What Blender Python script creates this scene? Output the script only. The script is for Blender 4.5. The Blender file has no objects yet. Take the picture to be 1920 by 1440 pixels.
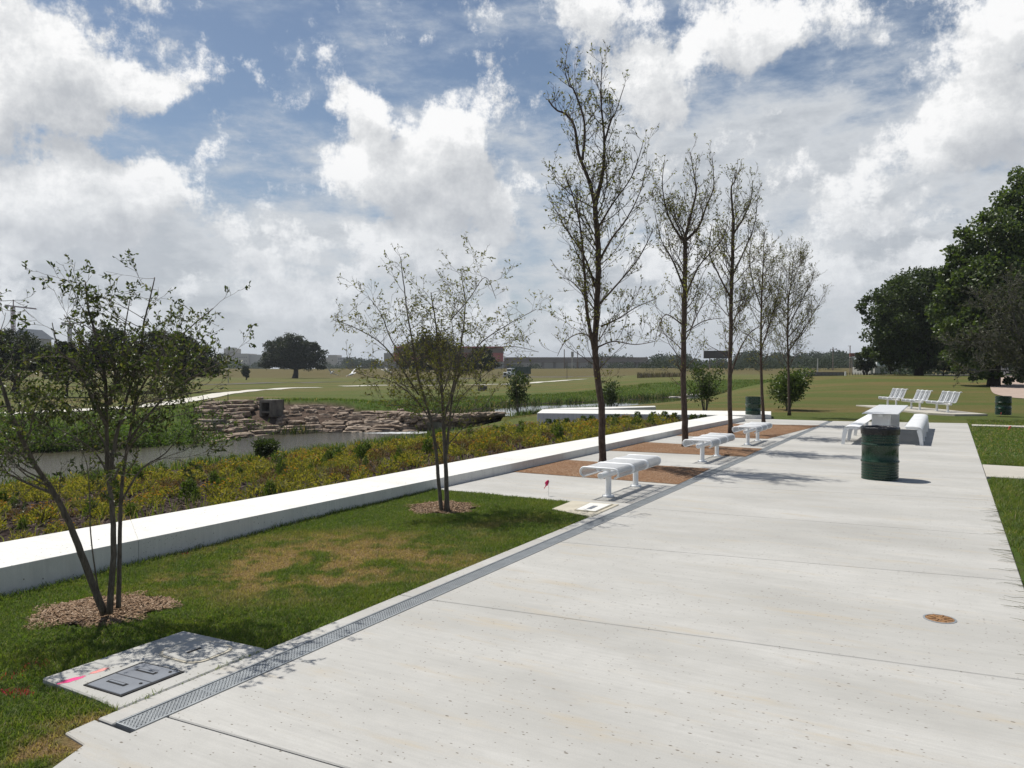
import bpy, math, random
import numpy as np
from mathutils import Vector, Matrix, Quaternion
PI = math.pi
random.seed(7)
rng = np.random.default_rng(11)
scene = bpy.context.scene
COL = scene.collection

# ------------------------------------------------------------------ camera
F, HOR, CH = 1440.0, 693.0, 1.85          # focal length (photo pixels), horizon row, eye height
PITCH = math.atan((720 - HOR) / F)
cam_d = bpy.data.cameras.new('camera')
cam = bpy.data.objects.new('camera', cam_d); COL.objects.link(cam)
cam.location = (0, 0, CH); cam.rotation_euler = (PI / 2 - PITCH, 0, 0)
cam_d.sensor_width = 36; cam_d.lens = 36 * F / 1920
cam_d.clip_start = 0.05; cam_d.clip_end = 9000
scene.camera = cam

def ray(px, py):
    x, y, z = (px - 960) / F, 1.0, -(py - 720) / F
    c, s = math.cos(PITCH), math.sin(PITCH)
    return Vector((x, y * c + z * s, -y * s + z * c))
def G(px, py, z=0.0):
    d = ray(px, py); k = (z - CH) / d.z
    return Vector((d.x * k, d.y * k, z))
def at(px, py, Y):
    d = ray(px, py); k = Y / d.y
    return Vector((d.x * k, Y, CH + d.z * k))

# plaza axes: u runs along the drain, v to the right of it
_a, _b = G(235, 1362), G(1445, 838)
U = (_b - _a).normalized(); V = Vector((U.y, -U.x, 0))
def st(p): return (p.x * U.x + p.y * U.y, p.x * V.x + p.y * V.y)
def P(s, t, z=0.0): return Vector((U.x * s + V.x * t, U.y * s + V.y * t, z))
TD = st(_a)[1]                             # t of the drain's centre line

# ------------------------------------------------------------------ mesh builder
class MB:
    def __init__(self): self.v = []; self.f = []; self.m = []; self.cur = 0
    def add(self, vs, fs):
        o = len(self.v); self.v.extend([tuple(p) for p in vs])
        for f in fs: self.f.append([i + o for i in f]); self.m.append(self.cur)
        return self
    def box(self, c, size, rz=0.0, rot=None, taper=1.0):
        sx, sy, sz = size[0] / 2, size[1] / 2, size[2] / 2
        R = rot if rot is not None else Matrix.Rotation(rz, 3, 'Z')
        vs = []
        for z, k in ((-sz, 1.0), (sz, taper)):
            for x, y in ((-sx, -sy), (sx, -sy), (sx, sy), (-sx, sy)):
                vs.append(Vector(c) + R @ Vector((x * k, y * k, z)))
        return self.add(vs, [(3, 2, 1, 0), (4, 5, 6, 7), (0, 1, 5, 4), (1, 2, 6, 5), (2, 3, 7, 6), (3, 0, 4, 7)])
    def bar(self, a, b, w, h, up=Vector((0, 0, 1))):
        a, b = Vector(a), Vector(b); d = (b - a); L = d.length; d.normalize()
        if abs(d.dot(up)) > 0.98: up = Vector((1, 0, 0))
        x = d.cross(up).normalized(); z = x.cross(d)
        vs = []
        for p in (a, b):
            for i, j in ((-1, -1), (1, -1), (1, 1), (-1, 1)):
                vs.append(p + x * (i * w / 2) + z * (j * h / 2))
        return self.add(vs, [(0, 1, 2, 3), (7, 6, 5, 4), (0, 4, 5, 1), (1, 5, 6, 2), (2, 6, 7, 3), (3, 7, 4, 0)])
    def prism(self, poly, z0, z1):
        n = len(poly)
        a = sum(poly[i][0] * poly[(i + 1) % n][1] - poly[(i + 1) % n][0] * poly[i][1] for i in range(n))
        if a < 0: poly = poly[::-1]
        def zz(z, i): return z[i] if isinstance(z, (list, tuple)) else z
        if a < 0:
            if isinstance(z0, (list, tuple)): z0 = z0[::-1]
            if isinstance(z1, (list, tuple)): z1 = z1[::-1]
        vs = [(p[0], p[1], zz(z0, i)) for i, p in enumerate(poly)] + [(p[0], p[1], zz(z1, i)) for i, p in enumerate(poly)]
        fs = [tuple(range(n - 1, -1, -1)), tuple(range(n, 2 * n))]
        fs += [(i, (i + 1) % n, n + (i + 1) % n, n + i) for i in range(n)]
        return self.add(vs, fs)
    def tube(self, pts, rad, n=6, cap=True, flat=1.0):
        pts = [Vector(p) for p in pts]; m = len(pts)
        if not isinstance(rad, (list, tuple)): rad = [rad] * m
        d0 = (pts[1] - pts[0]).normalized()
        x = d0.orthogonal().normalized(); vs = []
        for i, p in enumerate(pts):
            if i == 0: d = d0
            elif i == m - 1: d = (pts[i] - pts[i - 1])
            else: d = (pts[i + 1] - pts[i - 1])
            if d.length < 1e-9: d = d0.copy()
            d.normalize()
            x = x - d * x.dot(d)
            if x.length < 1e-6: x = d.orthogonal()
            x.normalize(); y = d.cross(x)
            for k in range(n):
                a = 2 * PI * k / n
                vs.append(p + (x * math.cos(a) + y * math.sin(a) * flat) * rad[i])
        fs = []
        for i in range(m - 1):
            for k in range(n):
                a, b = i * n + k, i * n + (k + 1) % n
                fs.append((a, b, b + n, a + n))
        if cap:
            fs.append(tuple(range(n - 1, -1, -1))); fs.append(tuple(range((m - 1) * n, m * n)))
        return self.add(vs, fs)
    def lathe(self, prof, c=(0, 0, 0), n=32, cap0=True, cap1=True):
        c = Vector(c); vs = []
        for r, z in prof:
            for k in range(n):
                a = 2 * PI * k / n
                vs.append(c + Vector((r * math.cos(a), r * math.sin(a), z)))
        fs = []
        for i in range(len(prof) - 1):
            for k in range(n):
                a, b = i * n + k, i * n + (k + 1) % n
                fs.append((a, b, b + n, a + n))
        if cap0: fs.append(tuple(range(n - 1, -1, -1)))
        if cap1: fs.append(tuple(range((len(prof) - 1) * n, len(prof) * n)))
        return self.add(vs, fs)
    def build(self, name, mats, parent=None, smooth=False, sharp=None):
        me = bpy.data.meshes.new(name)
        me.from_pydata(self.v, [], self.f)
        if not isinstance(mats, (list, tuple)): mats = [mats]
        for m in mats: me.materials.append(m)
        if len(mats) > 1: me.polygons.foreach_set('material_index', self.m)
        if smooth:
            me.polygons.foreach_set('use_smooth', [True] * len(me.polygons))
            if sharp: me.set_sharp_from_angle(angle=math.radians(sharp))
        me.update()
        o = bpy.data.objects.new(name, me); COL.objects.link(o)
        if parent is not None: o.parent = parent
        return o

def tag(o, label=None, cat=None, group=None, kind=None):
    if label: o['label'] = label
    if cat: o['category'] = cat
    if group: o['group'] = group
    if kind: o['kind'] = kind
    return o
def empty(name, loc, label, cat, group=None, rz=0.0):
    o = bpy.data.objects.new(name, None); COL.objects.link(o)
    o.empty_display_size = 0.2
    o.location = loc; o.rotation_euler = (0, 0, rz)
    return tag(o, label, cat, group)
def copy_tree(o, parent=None):
    kids = list(o.children)
    c = o.copy(); COL.objects.link(c); c.parent = parent
    for k in kids: copy_tree(k, c)
    return c
def world_part(o, root):
    """a mesh whose coordinates are in world space goes under an un-rotated root"""
    o.parent = root; o.location = -Vector(root.location)
    return o

def np_mesh(name, verts, faces, mats, parent=None, attrs=None, smooth=False):
    """verts (n,3), faces (m,k) as numpy arrays"""
    me = bpy.data.meshes.new(name)
    n, (m, k) = len(verts), faces.shape
    me.vertices.add(n); me.vertices.foreach_set('co', np.ascontiguousarray(verts, dtype=np.float32).ravel())
    me.loops.add(m * k); me.loops.foreach_set('vertex_index', np.ascontiguousarray(faces, dtype=np.int32).ravel())
    me.polygons.add(m); me.polygons.foreach_set('loop_start', np.arange(0, m * k, k, dtype=np.int32))
    me.polygons.foreach_set('loop_total', np.full(m, k, dtype=np.int32))
    if smooth: me.polygons.foreach_set('use_smooth', np.ones(m, dtype=bool))
    for nm, arr in (attrs or {}).items():
        a = me.attributes.new(nm, 'FLOAT', 'POINT'); a.data.foreach_set('value', np.ascontiguousarray(arr, dtype=np.float32))
    if not isinstance(mats, (list, tuple)): mats = [mats]
    for mm in mats: me.materials.append(mm)
    me.update(calc_edges=True)
    o = bpy.data.objects.new(name, me); COL.objects.link(o)
    if parent is not None: o.parent = parent
    return o

# ------------------------------------------------------------------ materials
def new_mat(name):
    m = bpy.data.materials.new(name); m.use_nodes = True
    nt = m.node_tree; b = nt.nodes['Principled BSDF']
    return m, nt, b
def nd(nt, typ, **kw):
    n = nt.nodes.new(typ)
    for k, v in kw.items():
        if k in n.inputs: n.inputs[k].default_value = v
        else: setattr(n, k, v)
    return n
def noise_node(nt, vec, scale, detail=4, rough=0.55, dist=0.0):
    n = nt.nodes.new('ShaderNodeTexNoise'); n.inputs['Scale'].default_value = scale
    n.inputs['Detail'].default_value = detail; n.inputs['Roughness'].default_value = rough
    n.inputs['Distortion'].default_value = dist
    if vec is not None: nt.links.new(vec, n.inputs['Vector'])
    return n.outputs['Fac']
def ramp(nt, fac, stops):
    r = nt.nodes.new('ShaderNodeValToRGB'); e = r.color_ramp.elements
    while len(e) < len(stops): e.new(0.5)
    for el, (p, c) in zip(e, stops):
        el.position = p; el.color = (c[0], c[1], c[2], 1) if not isinstance(c, (int, float)) else (c, c, c, 1)
    nt.links.new(fac, r.inputs['Fac']); return r.outputs['Color']
def mixc(nt, fac, a, b, mode='MIX'):
    n = nt.nodes.new('ShaderNodeMix'); n.data_type = 'RGBA'; n.blend_type = mode
    for s, v in ((n.inputs[0], fac), (n.inputs[6], a), (n.inputs[7], b)):
        if isinstance(v, bpy.types.NodeSocket): nt.links.new(v, s)
        elif isinstance(v, (int, float)): s.default_value = v
        else: s.default_value = (v[0], v[1], v[2], 1)
    return n.outputs[2]
def mth(nt, op, a, b=None, c=None, clamp=False):
    n = nt.nodes.new('ShaderNodeMath'); n.operation = op; n.use_clamp = clamp
    for i, v in enumerate((a, b, c)):
        if v is None: continue
        if isinstance(v, bpy.types.NodeSocket): nt.links.new(v, n.inputs[i])
        else: n.inputs[i].default_value = v
    return n.outputs[0]
def maprange(nt, v, a, b, c=0.0, d=1.0, smooth=True):
    n = nt.nodes.new('ShaderNodeMapRange'); n.interpolation_type = 'SMOOTHSTEP' if smooth else 'LINEAR'
    nt.links.new(v, n.inputs['Value'])
    n.inputs['From Min'].default_value = a; n.inputs['From Max'].default_value = b
    n.inputs['To Min'].default_value = c; n.inputs['To Max'].default_value = d
    return n.outputs['Result']
def pos(nt): return nt.nodes.new('ShaderNodeNewGeometry').outputs['Position']
def objco(nt): return nt.nodes.new('ShaderNodeTexCoord').outputs['Object']
def mapping(nt, vec, scale=(1, 1, 1), rz=0.0, loc=(0, 0, 0)):
    n = nt.nodes.new('ShaderNodeMapping'); nt.links.new(vec, n.inputs['Vector'])
    n.inputs['Scale'].default_value = scale; n.inputs['Rotation'].default_value = (0, 0, rz); n.inputs['Location'].default_value = loc
    return n.outputs['Vector']
def bump(nt, b, h, strength=0.3, dist=0.02):
    n = nt.nodes.new('ShaderNodeBump'); n.inputs['Strength'].default_value = strength; n.inputs['Distance'].default_value = dist
    nt.links.new(h, n.inputs['Height']); nt.links.new(n.outputs['Normal'], b.inputs['Normal'])

def M_plain(name, c, c2=None, scale=6.0, rough=0.6, bmp=0.0, bscale=40.0, metal=0.0, spec=0.5, coat=0.0, local=False):
    m, nt, b = new_mat(name)
    b.inputs['Roughness'].default_value = rough; b.inputs['Metallic'].default_value = metal
    b.inputs['Specular IOR Level'].default_value = spec
    if coat: b.inputs['Coat Weight'].default_value = coat; b.inputs['Coat Roughness'].default_value = 0.15
    vec = objco(nt) if local else pos(nt)
    c2 = c2 or tuple(x * 0.82 for x in c)
    f = noise_node(nt, vec, scale, 5, 0.6)
    col = ramp(nt, f, [(0.3, c2), (0.7, c)])
    nt.links.new(col, b.inputs['Base Color'])
    r = noise_node(nt, vec, scale * 2.3, 3)
    nt.links.new(maprange(nt, r, 0.3, 0.7, max(0.02, rough - 0.08), min(1, rough + 0.08)), b.inputs['Roughness'])
    if bmp: bump(nt, b, noise_node(nt, vec, bscale, 5, 0.65), bmp, 0.02)
    return m

def M_leaf(name, cols, trans=0.35, rough=0.5, spec=0.35, nscale=None):
    """leaves: colour varies from leaf to leaf, light comes through"""
    m, nt, b = new_mat(name)
    geo = nt.nodes.new('ShaderNodeNewGeometry')
    f = geo.outputs['Random Per Island']
    n = len(cols)
    col = ramp(nt, f, [(i / max(1, n - 1), c) for i, c in enumerate(cols)])
    nt.links.new(col, b.inputs['Base Color'])
    b.inputs['Roughness'].default_value = rough; b.inputs['Specular IOR Level'].default_value = spec
    t = nt.nodes.new('ShaderNodeBsdfTranslucent')
    tc = mixc(nt, 1.0, col, (1.5, 1.6, 0.7), 'MULTIPLY')
    nt.links.new(tc, t.inputs['Color'])
    mx = nt.nodes.new('ShaderNodeMixShader'); mx.inputs[0].default_value = trans
    nt.links.new(b.outputs[0], mx.inputs[1]); nt.links.new(t.outputs[0], mx.inputs[2])
    nt.links.new(mx.outputs[0], nt.nodes['Material Output'].inputs['Surface'])
    return m

def M_bark(name, c, c2, scale=30):
    m, nt, b = new_mat(name)
    vec = mapping(nt, objco(nt), (1, 1, 0.25))
    f = noise_node(nt, vec, scale, 6, 0.7)
    nt.links.new(ramp(nt, f, [(0.3, c2), (0.7, c)]), b.inputs['Base Color'])
    b.inputs['Roughness'].default_value = 0.9; b.inputs['Specular IOR Level'].default_value = 0.2
    bump(nt, b, f, 0.8, 0.02)
    return m
# ------------------------------------------------------------------ light and sky
SUN_EL, SUN_DIR = math.radians(62), Vector((-0.80, 0.60, 0)).normalized()   # towards the sun, on the ground plane
sl = bpy.data.lights.new('sun', 'SUN'); sl.energy = 4.8; sl.angle = math.radians(0.53); sl.color = (1.0, 0.965, 0.90)
so = bpy.data.objects.new('sun', sl); COL.objects.link(so)
to_sun = Vector((SUN_DIR.x * math.cos(SUN_EL), SUN_DIR.y * math.cos(SUN_EL), math.sin(SUN_EL)))
so.rotation_euler = to_sun.to_track_quat('Z', 'Y').to_euler(); so.location = to_sun * 60

world = bpy.data.worlds.new('World'); scene.world = world; world.use_nodes = True
wn = world.node_tree; wn.nodes.clear()
def azel(px, py):
    d = ray(px, py).normalized()
    return math.atan2(d.x, d.y), math.asin(d.z)

# cumulus masses: centre (photo px), radii (px), weight
CUM = [(40, 70, 190, 120, .95), (190, 130, 130, 80, .66), (300, 170, 80, 42, .46), (60, 195, 140, 60, .62), (160, 225, 90, 32, .45),
       (10, 330, 75, 170, .70), (155, 335, 85, 75, .95), (110, 395, 140, 60, .62), (285, 365, 70, 60, .62), (200, 420, 150, 40, .35),
       (655, 205, 62, 45, .60), (735, 285, 125, 85, .95), (885, 260, 90, 90, .85), (640, 315, 100, 45, .36), (815, 345, 170, 70, .85),
       (800, 430, 130, 95, .75), (860, 480, 120, 80, .45), (540, 515, 180, 65, .45), (1060, 550, 70, 60, .35),
       (1110, 30, 120, 85, .85), (1200, 165, 115, 100, .85), (1320, 70, 75, 75, .55), (1490, 30, 190, 75, .75), (1450, 105, 90, 50, .6),
       (1865, 60, 65, 80, .75), (1850, 150, 110, 85, .85), (1840, 250, 160, 95, .80), (1740, 270, 110, 65, .4), (1755, 25, 65, 45, .42),
       (265, -5, 90, 35, .4), (960, 185, 75, 45, .35), (1650, 410, 200, 45, .35), (1500, 500, 200, 45, .30), (1720, 340, 220, 60, .3)]
# thin high cloud: centre, radii, weight
THIN = [(1400, 290, 360, 150, .62), (1000, 330, 300, 130, .26), (560, 300, 220, 60, .18), (480, 390, 420, 90, .45), (1700, 320, 320, 190, .62), (1150, 350, 320, 150, .42), (60, 480, 400, 130, .5), (1180, 110, 480, 90, .16)]

def density_group():
    g = bpy.data.node_groups.new('cloud_density', 'ShaderNodeTree')
    g.interface.new_socket('Vector', in_out='INPUT', socket_type='NodeSocketVector')
    for o_ in ('Cumulus', 'Thin', 'Fine'): g.interface.new_socket(o_, in_out='OUTPUT', socket_type='NodeSocketFloat')
    gi = g.nodes.new('NodeGroupInput'); go = g.nodes.new('NodeGroupOutput')
    v = gi.outputs[0]
    # warp
    def blobs(lst, warp, shrink=1.0):
        acc = None
        for (x, y, rx, ry, w) in lst:
            a, e = azel(x, y)
            sx, sy = F / (rx * shrink), F / (ry * shrink)
            mp = g.nodes.new('ShaderNodeVectorMath'); mp.operation = 'MULTIPLY_ADD'
            g.links.new(warp, mp.inputs[0]); mp.inputs[1].default_value = (sx, sy, 0); mp.inputs[2].default_value = (-a * sx, -e * sy, 0)
            ln = g.nodes.new('ShaderNodeVectorMath'); ln.operation = 'LENGTH'; g.links.new(mp.outputs[0], ln.inputs[0])
            k = maprange(g, ln.outputs['Value'], 0.0, 1.45, w, 0.0)
            acc = k if acc is None else mth(g, 'ADD', acc, k)
        return acc
    wn1 = g.nodes.new('ShaderNodeTexNoise'); wn1.inputs['Scale'].default_value = 9; wn1.inputs['Detail'].default_value = 3
    g.links.new(v, wn1.inputs['Vector'])
    sub = g.nodes.new('ShaderNodeVectorMath'); sub.operation = 'SUBTRACT'; g.links.new(wn1.outputs['Color'], sub.inputs[0]); sub.inputs[1].default_value = (.5, .5, .5)
    wv = g.nodes.new('ShaderNodeVectorMath'); wv.operation = 'MULTIPLY_ADD'; g.links.new(sub.outputs[0], wv.inputs[0]); wv.inputs[1].default_value = (.09, .07, 0); g.links.new(v, wv.inputs[2])
    warp = wv.outputs[0]
    n1 = noise_node(g, v, 12, 10, 0.70, 0.0)
    # billows: inverted cell distance at three sizes gives the cauliflower look
    def billow(scale):
        vo = g.nodes.new('ShaderNodeTexVoronoi'); vo.feature = 'SMOOTH_F1'; vo.inputs['Scale'].default_value = scale
        vo.inputs['Smoothness'].default_value = 0.35; vo.voronoi_dimensions = '2D'
        g.links.new(warp, vo.inputs['Vector']); return vo.outputs['Distance']
    b1 = mth(g, 'ADD', mth(g, 'MULTIPLY', billow(17), 0.55), mth(g, 'MULTIPLY', billow(41), 0.30))
    cb = blobs(CUM, warp, 0.90)
    # sky to the sides and behind gets scattered cloud from noise alone
    lowc = g.nodes.new('ShaderNodeSeparateXYZ'); g.links.new(v, lowc.inputs[0])
    lowk = maprange(g, lowc.outputs['Y'], 0.30, 0.15, 0.0, 1.0)
    n3 = noise_node(g, mapping(g, v, (1.0, 1.9, 1.0)), 6.5, 6, 0.58)
    cb = mth(g, 'ADD', cb, mth(g, 'MULTIPLY', lowk, mth(g, 'MULTIPLY_ADD', n3, 2.2, -0.86)))
    d1 = mth(g, 'ADD', cb, mth(g, 'MULTIPLY', mth(g, 'SUBTRACT', n1, 0.5), 2.7))
    d2 = mth(g, 'SUBTRACT', d1, mth(g, 'MULTIPLY', b1, 0.55))
    g.links.new(mth(g, 'SUBTRACT', d2, 0.04), go.inputs['Cumulus'])
    sv = mapping(g, v, (1.0, 2.6, 1.0), math.radians(-14))
    n2 = noise_node(g, sv, 7, 9, 0.64, 0.0)
    tb = blobs(THIN, v)
    sep = g.nodes.new('ShaderNodeSeparateXYZ'); g.links.new(v, sep.inputs[0])
    low = maprange(g, sep.outputs['Y'], 0.235, 0.10, 0.0, 1.0)
    t = mth(g, 'ADD', mth(g, 'ADD', tb, mth(g, 'MULTIPLY', low, 0.95)), mth(g, 'MULTIPLY', mth(g, 'SUBTRACT', n2, 0.5), 2.5))
    for n_ in g.nodes:
        if n_.bl_idname == 'ShaderNodeTexNoise': n_.noise_dimensions = '2D'
    g.links.new(t, go.inputs['Thin']); g.links.new(n2, go.inputs['Fine'])
    return g
tcw = wn.nodes.new('ShaderNodeTexCoord')
sepw = wn.nodes.new('ShaderNodeSeparateXYZ'); wn.links.new(tcw.outputs['Generated'], sepw.inputs[0])
az = mth(wn, 'ARCTAN2', sepw.outputs['X'], sepw.outputs['Y'])
el = mth(wn, 'ARCSINE', sepw.outputs['Z'])
cmb = wn.nodes.new('ShaderNodeCombineXYZ'); wn.links.new(az, cmb.inputs[0]); wn.links.new(el, cmb.inputs[1])
DG = density_group()
ga = wn.nodes.new('ShaderNodeGroup'); ga.node_tree = DG; wn.links.new(cmb.outputs[0], ga.inputs[0])
off = wn.nodes.new('ShaderNodeVectorMath'); off.operation = 'ADD'; wn.links.new(cmb.outputs[0], off.inputs[0]); off.inputs[1].default_value = (-0.022, 0.040, 0)
gb = wn.nodes.new('ShaderNodeGroup'); gb.node_tree = DG; wn.links.new(off.outputs[0], gb.inputs[0])
sky = wn.nodes.new('ShaderNodeTexSky'); sky.sky_type = 'NISHITA'; sky.sun_disc = False
sky.sun_elevation = SUN_EL; sky.sun_rotation = math.atan2(SUN_DIR.x, SUN_DIR.y)
sky.air_density = 1.0; sky.dust_density = 0.6; sky.ozone_density = 2.2; sky.altitude = 100
skym = wn.nodes.new('ShaderNodeVectorMath'); skym.operation = 'MULTIPLY'
wn.links.new(sky.outputs[0], skym.inputs[0]); skym.inputs[1].default_value = (0.079, 0.077, 0.074)
# thin veil
cover_t = maprange(wn, ga.outputs['Thin'], -0.25, 0.95, 0.0, 0.95)
veil = ramp(wn, maprange(wn, ga.outputs['Thin'], 0.2, 2.0, 0.0, 1.0, False), [(0.0, (.42, .48, .57)), (0.24, (.54, .575, .62)), (0.42, (.60, .625, .655)), (0.66, (.46, .49, .53)), (1.0, (.55, .575, .61))])
c1 = mixc(wn, cover_t, skym.outputs[0], veil)
# cumulus: bright rims towards the sun, grey thick cores and bases
D = ga.outputs['Cumulus']
cover_c = maprange(wn, D, -0.12, 0.46, 0.0, 1.0)
lit = mth(wn, 'SUBTRACT', D, gb.outputs['Cumulus'])
lit = maprange(wn, lit, -0.75, 0.85, 0.0, 1.0, False)
thick = maprange(wn, D, 0.15, 1.7, 0.0, 1.0)
br = mth(wn, 'ADD', mth(wn, 'MULTIPLY', lit, 0.95), mth(wn, 'MULTIPLY', thick, -0.46))
br = mth(wn, 'ADD', br, mth(wn, 'MULTIPLY_ADD', ga.outputs['Fine'], 0.60, 0.0))
ccol = ramp(wn, br, [(0.0, (.40, .42, .46)), (0.30, (.50, .52, .55)), (0.55, (.61, .625, .645)), (0.80, (.75, .76, .77)), (1.0, (.92, .92, .92))])
# low clouds sit in haze and are flatter and greyer
lowm = maprange(wn, el, 0.29, 0.06, 0.0, 0.92)
ccol = mixc(wn, lowm, ccol, mixc(wn, br, (.44, .47, .515), (.72, .745, .775)))
c2 = mixc(wn, mth(wn, 'MULTIPLY', cover_c, 1.0), c1, ccol)
# high overhead and behind the sky is mostly clear
upm = maprange(wn, el, 0.50, 0.85, 0.0, 0.85)
c3 = mixc(wn, upm, c2, skym.outputs[0])
# horizon band
hz_ = maprange(wn, el, 0.08, -0.01, 0.0, 0.70)
c4 = mixc(wn, hz_, c3, (.50, .535, .58))
gnd = maprange(wn, el, -0.005, -0.03, 0.0, 1.0)
c5 = mixc(wn, gnd, c4, (.16, .16, .12))
bg = wn.nodes.new('ShaderNodeBackground'); wn.links.new(c5, bg.inputs['Color']); bg.inputs['Strength'].default_value = 1.0
wo = wn.nodes.new('ShaderNodeOutputWorld'); wn.links.new(bg.outputs[0], wo.inputs['Surface'])

world.cycles.sampling_method = 'MANUAL'; world.cycles.sample_map_resolution = 256
vs_ = scene.view_settings; vs_.view_transform = 'Standard'; vs_.look = 'None'; vs_.exposure = 0.10; vs_.gamma = 1.0; vs_.use_curve_mapping = False
scene.render.engine = 'CYCLES'
scene.cycles.max_bounces = 6; scene.cycles.diffuse_bounces = 3; scene.cycles.transparent_max_bounces = 12
scene.cycles.use_adaptive_sampling = True; scene.cycles.use_denoising = True
# ------------------------------------------------------------------ lie of the land
RIV = [  # centre x, y, half width, water level
    (-90, 4, 8, -2), (-45, 13, 7.5, -2), (-29, 22.5, 7.0, -2), (-19.5, 30.2, 6.0, -2), (-15.4, 34.8, 4.6, -2), (-12.1, 40.6, 4.9, -2), (-7.5, 45.0, 3.4, -2), (-3.6, 48.6, 2.4, -2),
    (-2.2, 51.5, 2.6, -1.2), (0.4, 56.2, 3.8, -1.2), (5.0, 63.4, 4.9, -1.2), (11.8, 71.5, 3.2, -1.2), (19.4, 83.0, 2.4, -1.2), (34, 97, 3, -1.2), (70, 122, 4, -1.2), (150, 190, 5, -1.2)]
RC = np.array(RIV)
def sstep(a, b, x):
    k = np.clip((x - a) / (b - a), 0, 1); return k * k * (3 - 2 * k)
def river_sd(x, y):
    """signed distance from the river's centre line (+ = far bank), half width and water level there"""
    best = np.full(x.shape, 1e9); sg = np.zeros(x.shape); w = np.zeros(x.shape); wz = np.zeros(x.shape)
    for i in range(len(RC) - 1):
        ax, ay, aw, az_ = RC[i]; bx, by, bw, bz_ = RC[i + 1]
        dx, dy = bx - ax, by - ay
        k = np.clip(((x - ax) * dx + (y - ay) * dy) / (dx * dx + dy * dy), 0, 1)
        d = np.hypot(x - ax - k * dx, y - ay - k * dy)
        c = dx * (y - ay) - dy * (x - ax)
        m = d < best
        best = np.where(m, d, best); sg = np.where(m, np.sign(c), sg)
        w = np.where(m, aw + k * (bw - aw), w)
        wz = np.where(m, np.where(k < 0.5, az_, bz_), wz)
    return best * np.where(sg == 0, 1, sg), w, wz
def vnoise(x, y, seed=0):
    """smooth value noise, vectorised"""
    xi, yi = np.floor(x).astype(np.int64), np.floor(y).astype(np.int64); fx, fy = x - xi, y - yi
    fx, fy = fx * fx * (3 - 2 * fx), fy * fy * (3 - 2 * fy)
    def hsh(a, b):
        n = (a * 374761393 + b * 668265263 + seed * 1442695041) & 0xffffffff
        n = ((n ^ (n >> 13)) * 1274126177) & 0xffffffff
        return ((n ^ (n >> 16)) & 0xffff) / 65535.0
    a, b, c, d = hsh(xi, yi), hsh(xi + 1, yi), hsh(xi, yi + 1), hsh(xi + 1, yi + 1)
    return (a * (1 - fx) + b * fx) * (1 - fy) + (c * (1 - fx) + d * fx) * fy
def fbm(x, y, seed=0, o=4):
    r, a, t = 0, 1.0, 0
    for i in range(o):
        r = r + a * vnoise(x * 2 ** i, y * 2 ** i, seed + i); t += a; a *= 0.5
    return r / t
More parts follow.
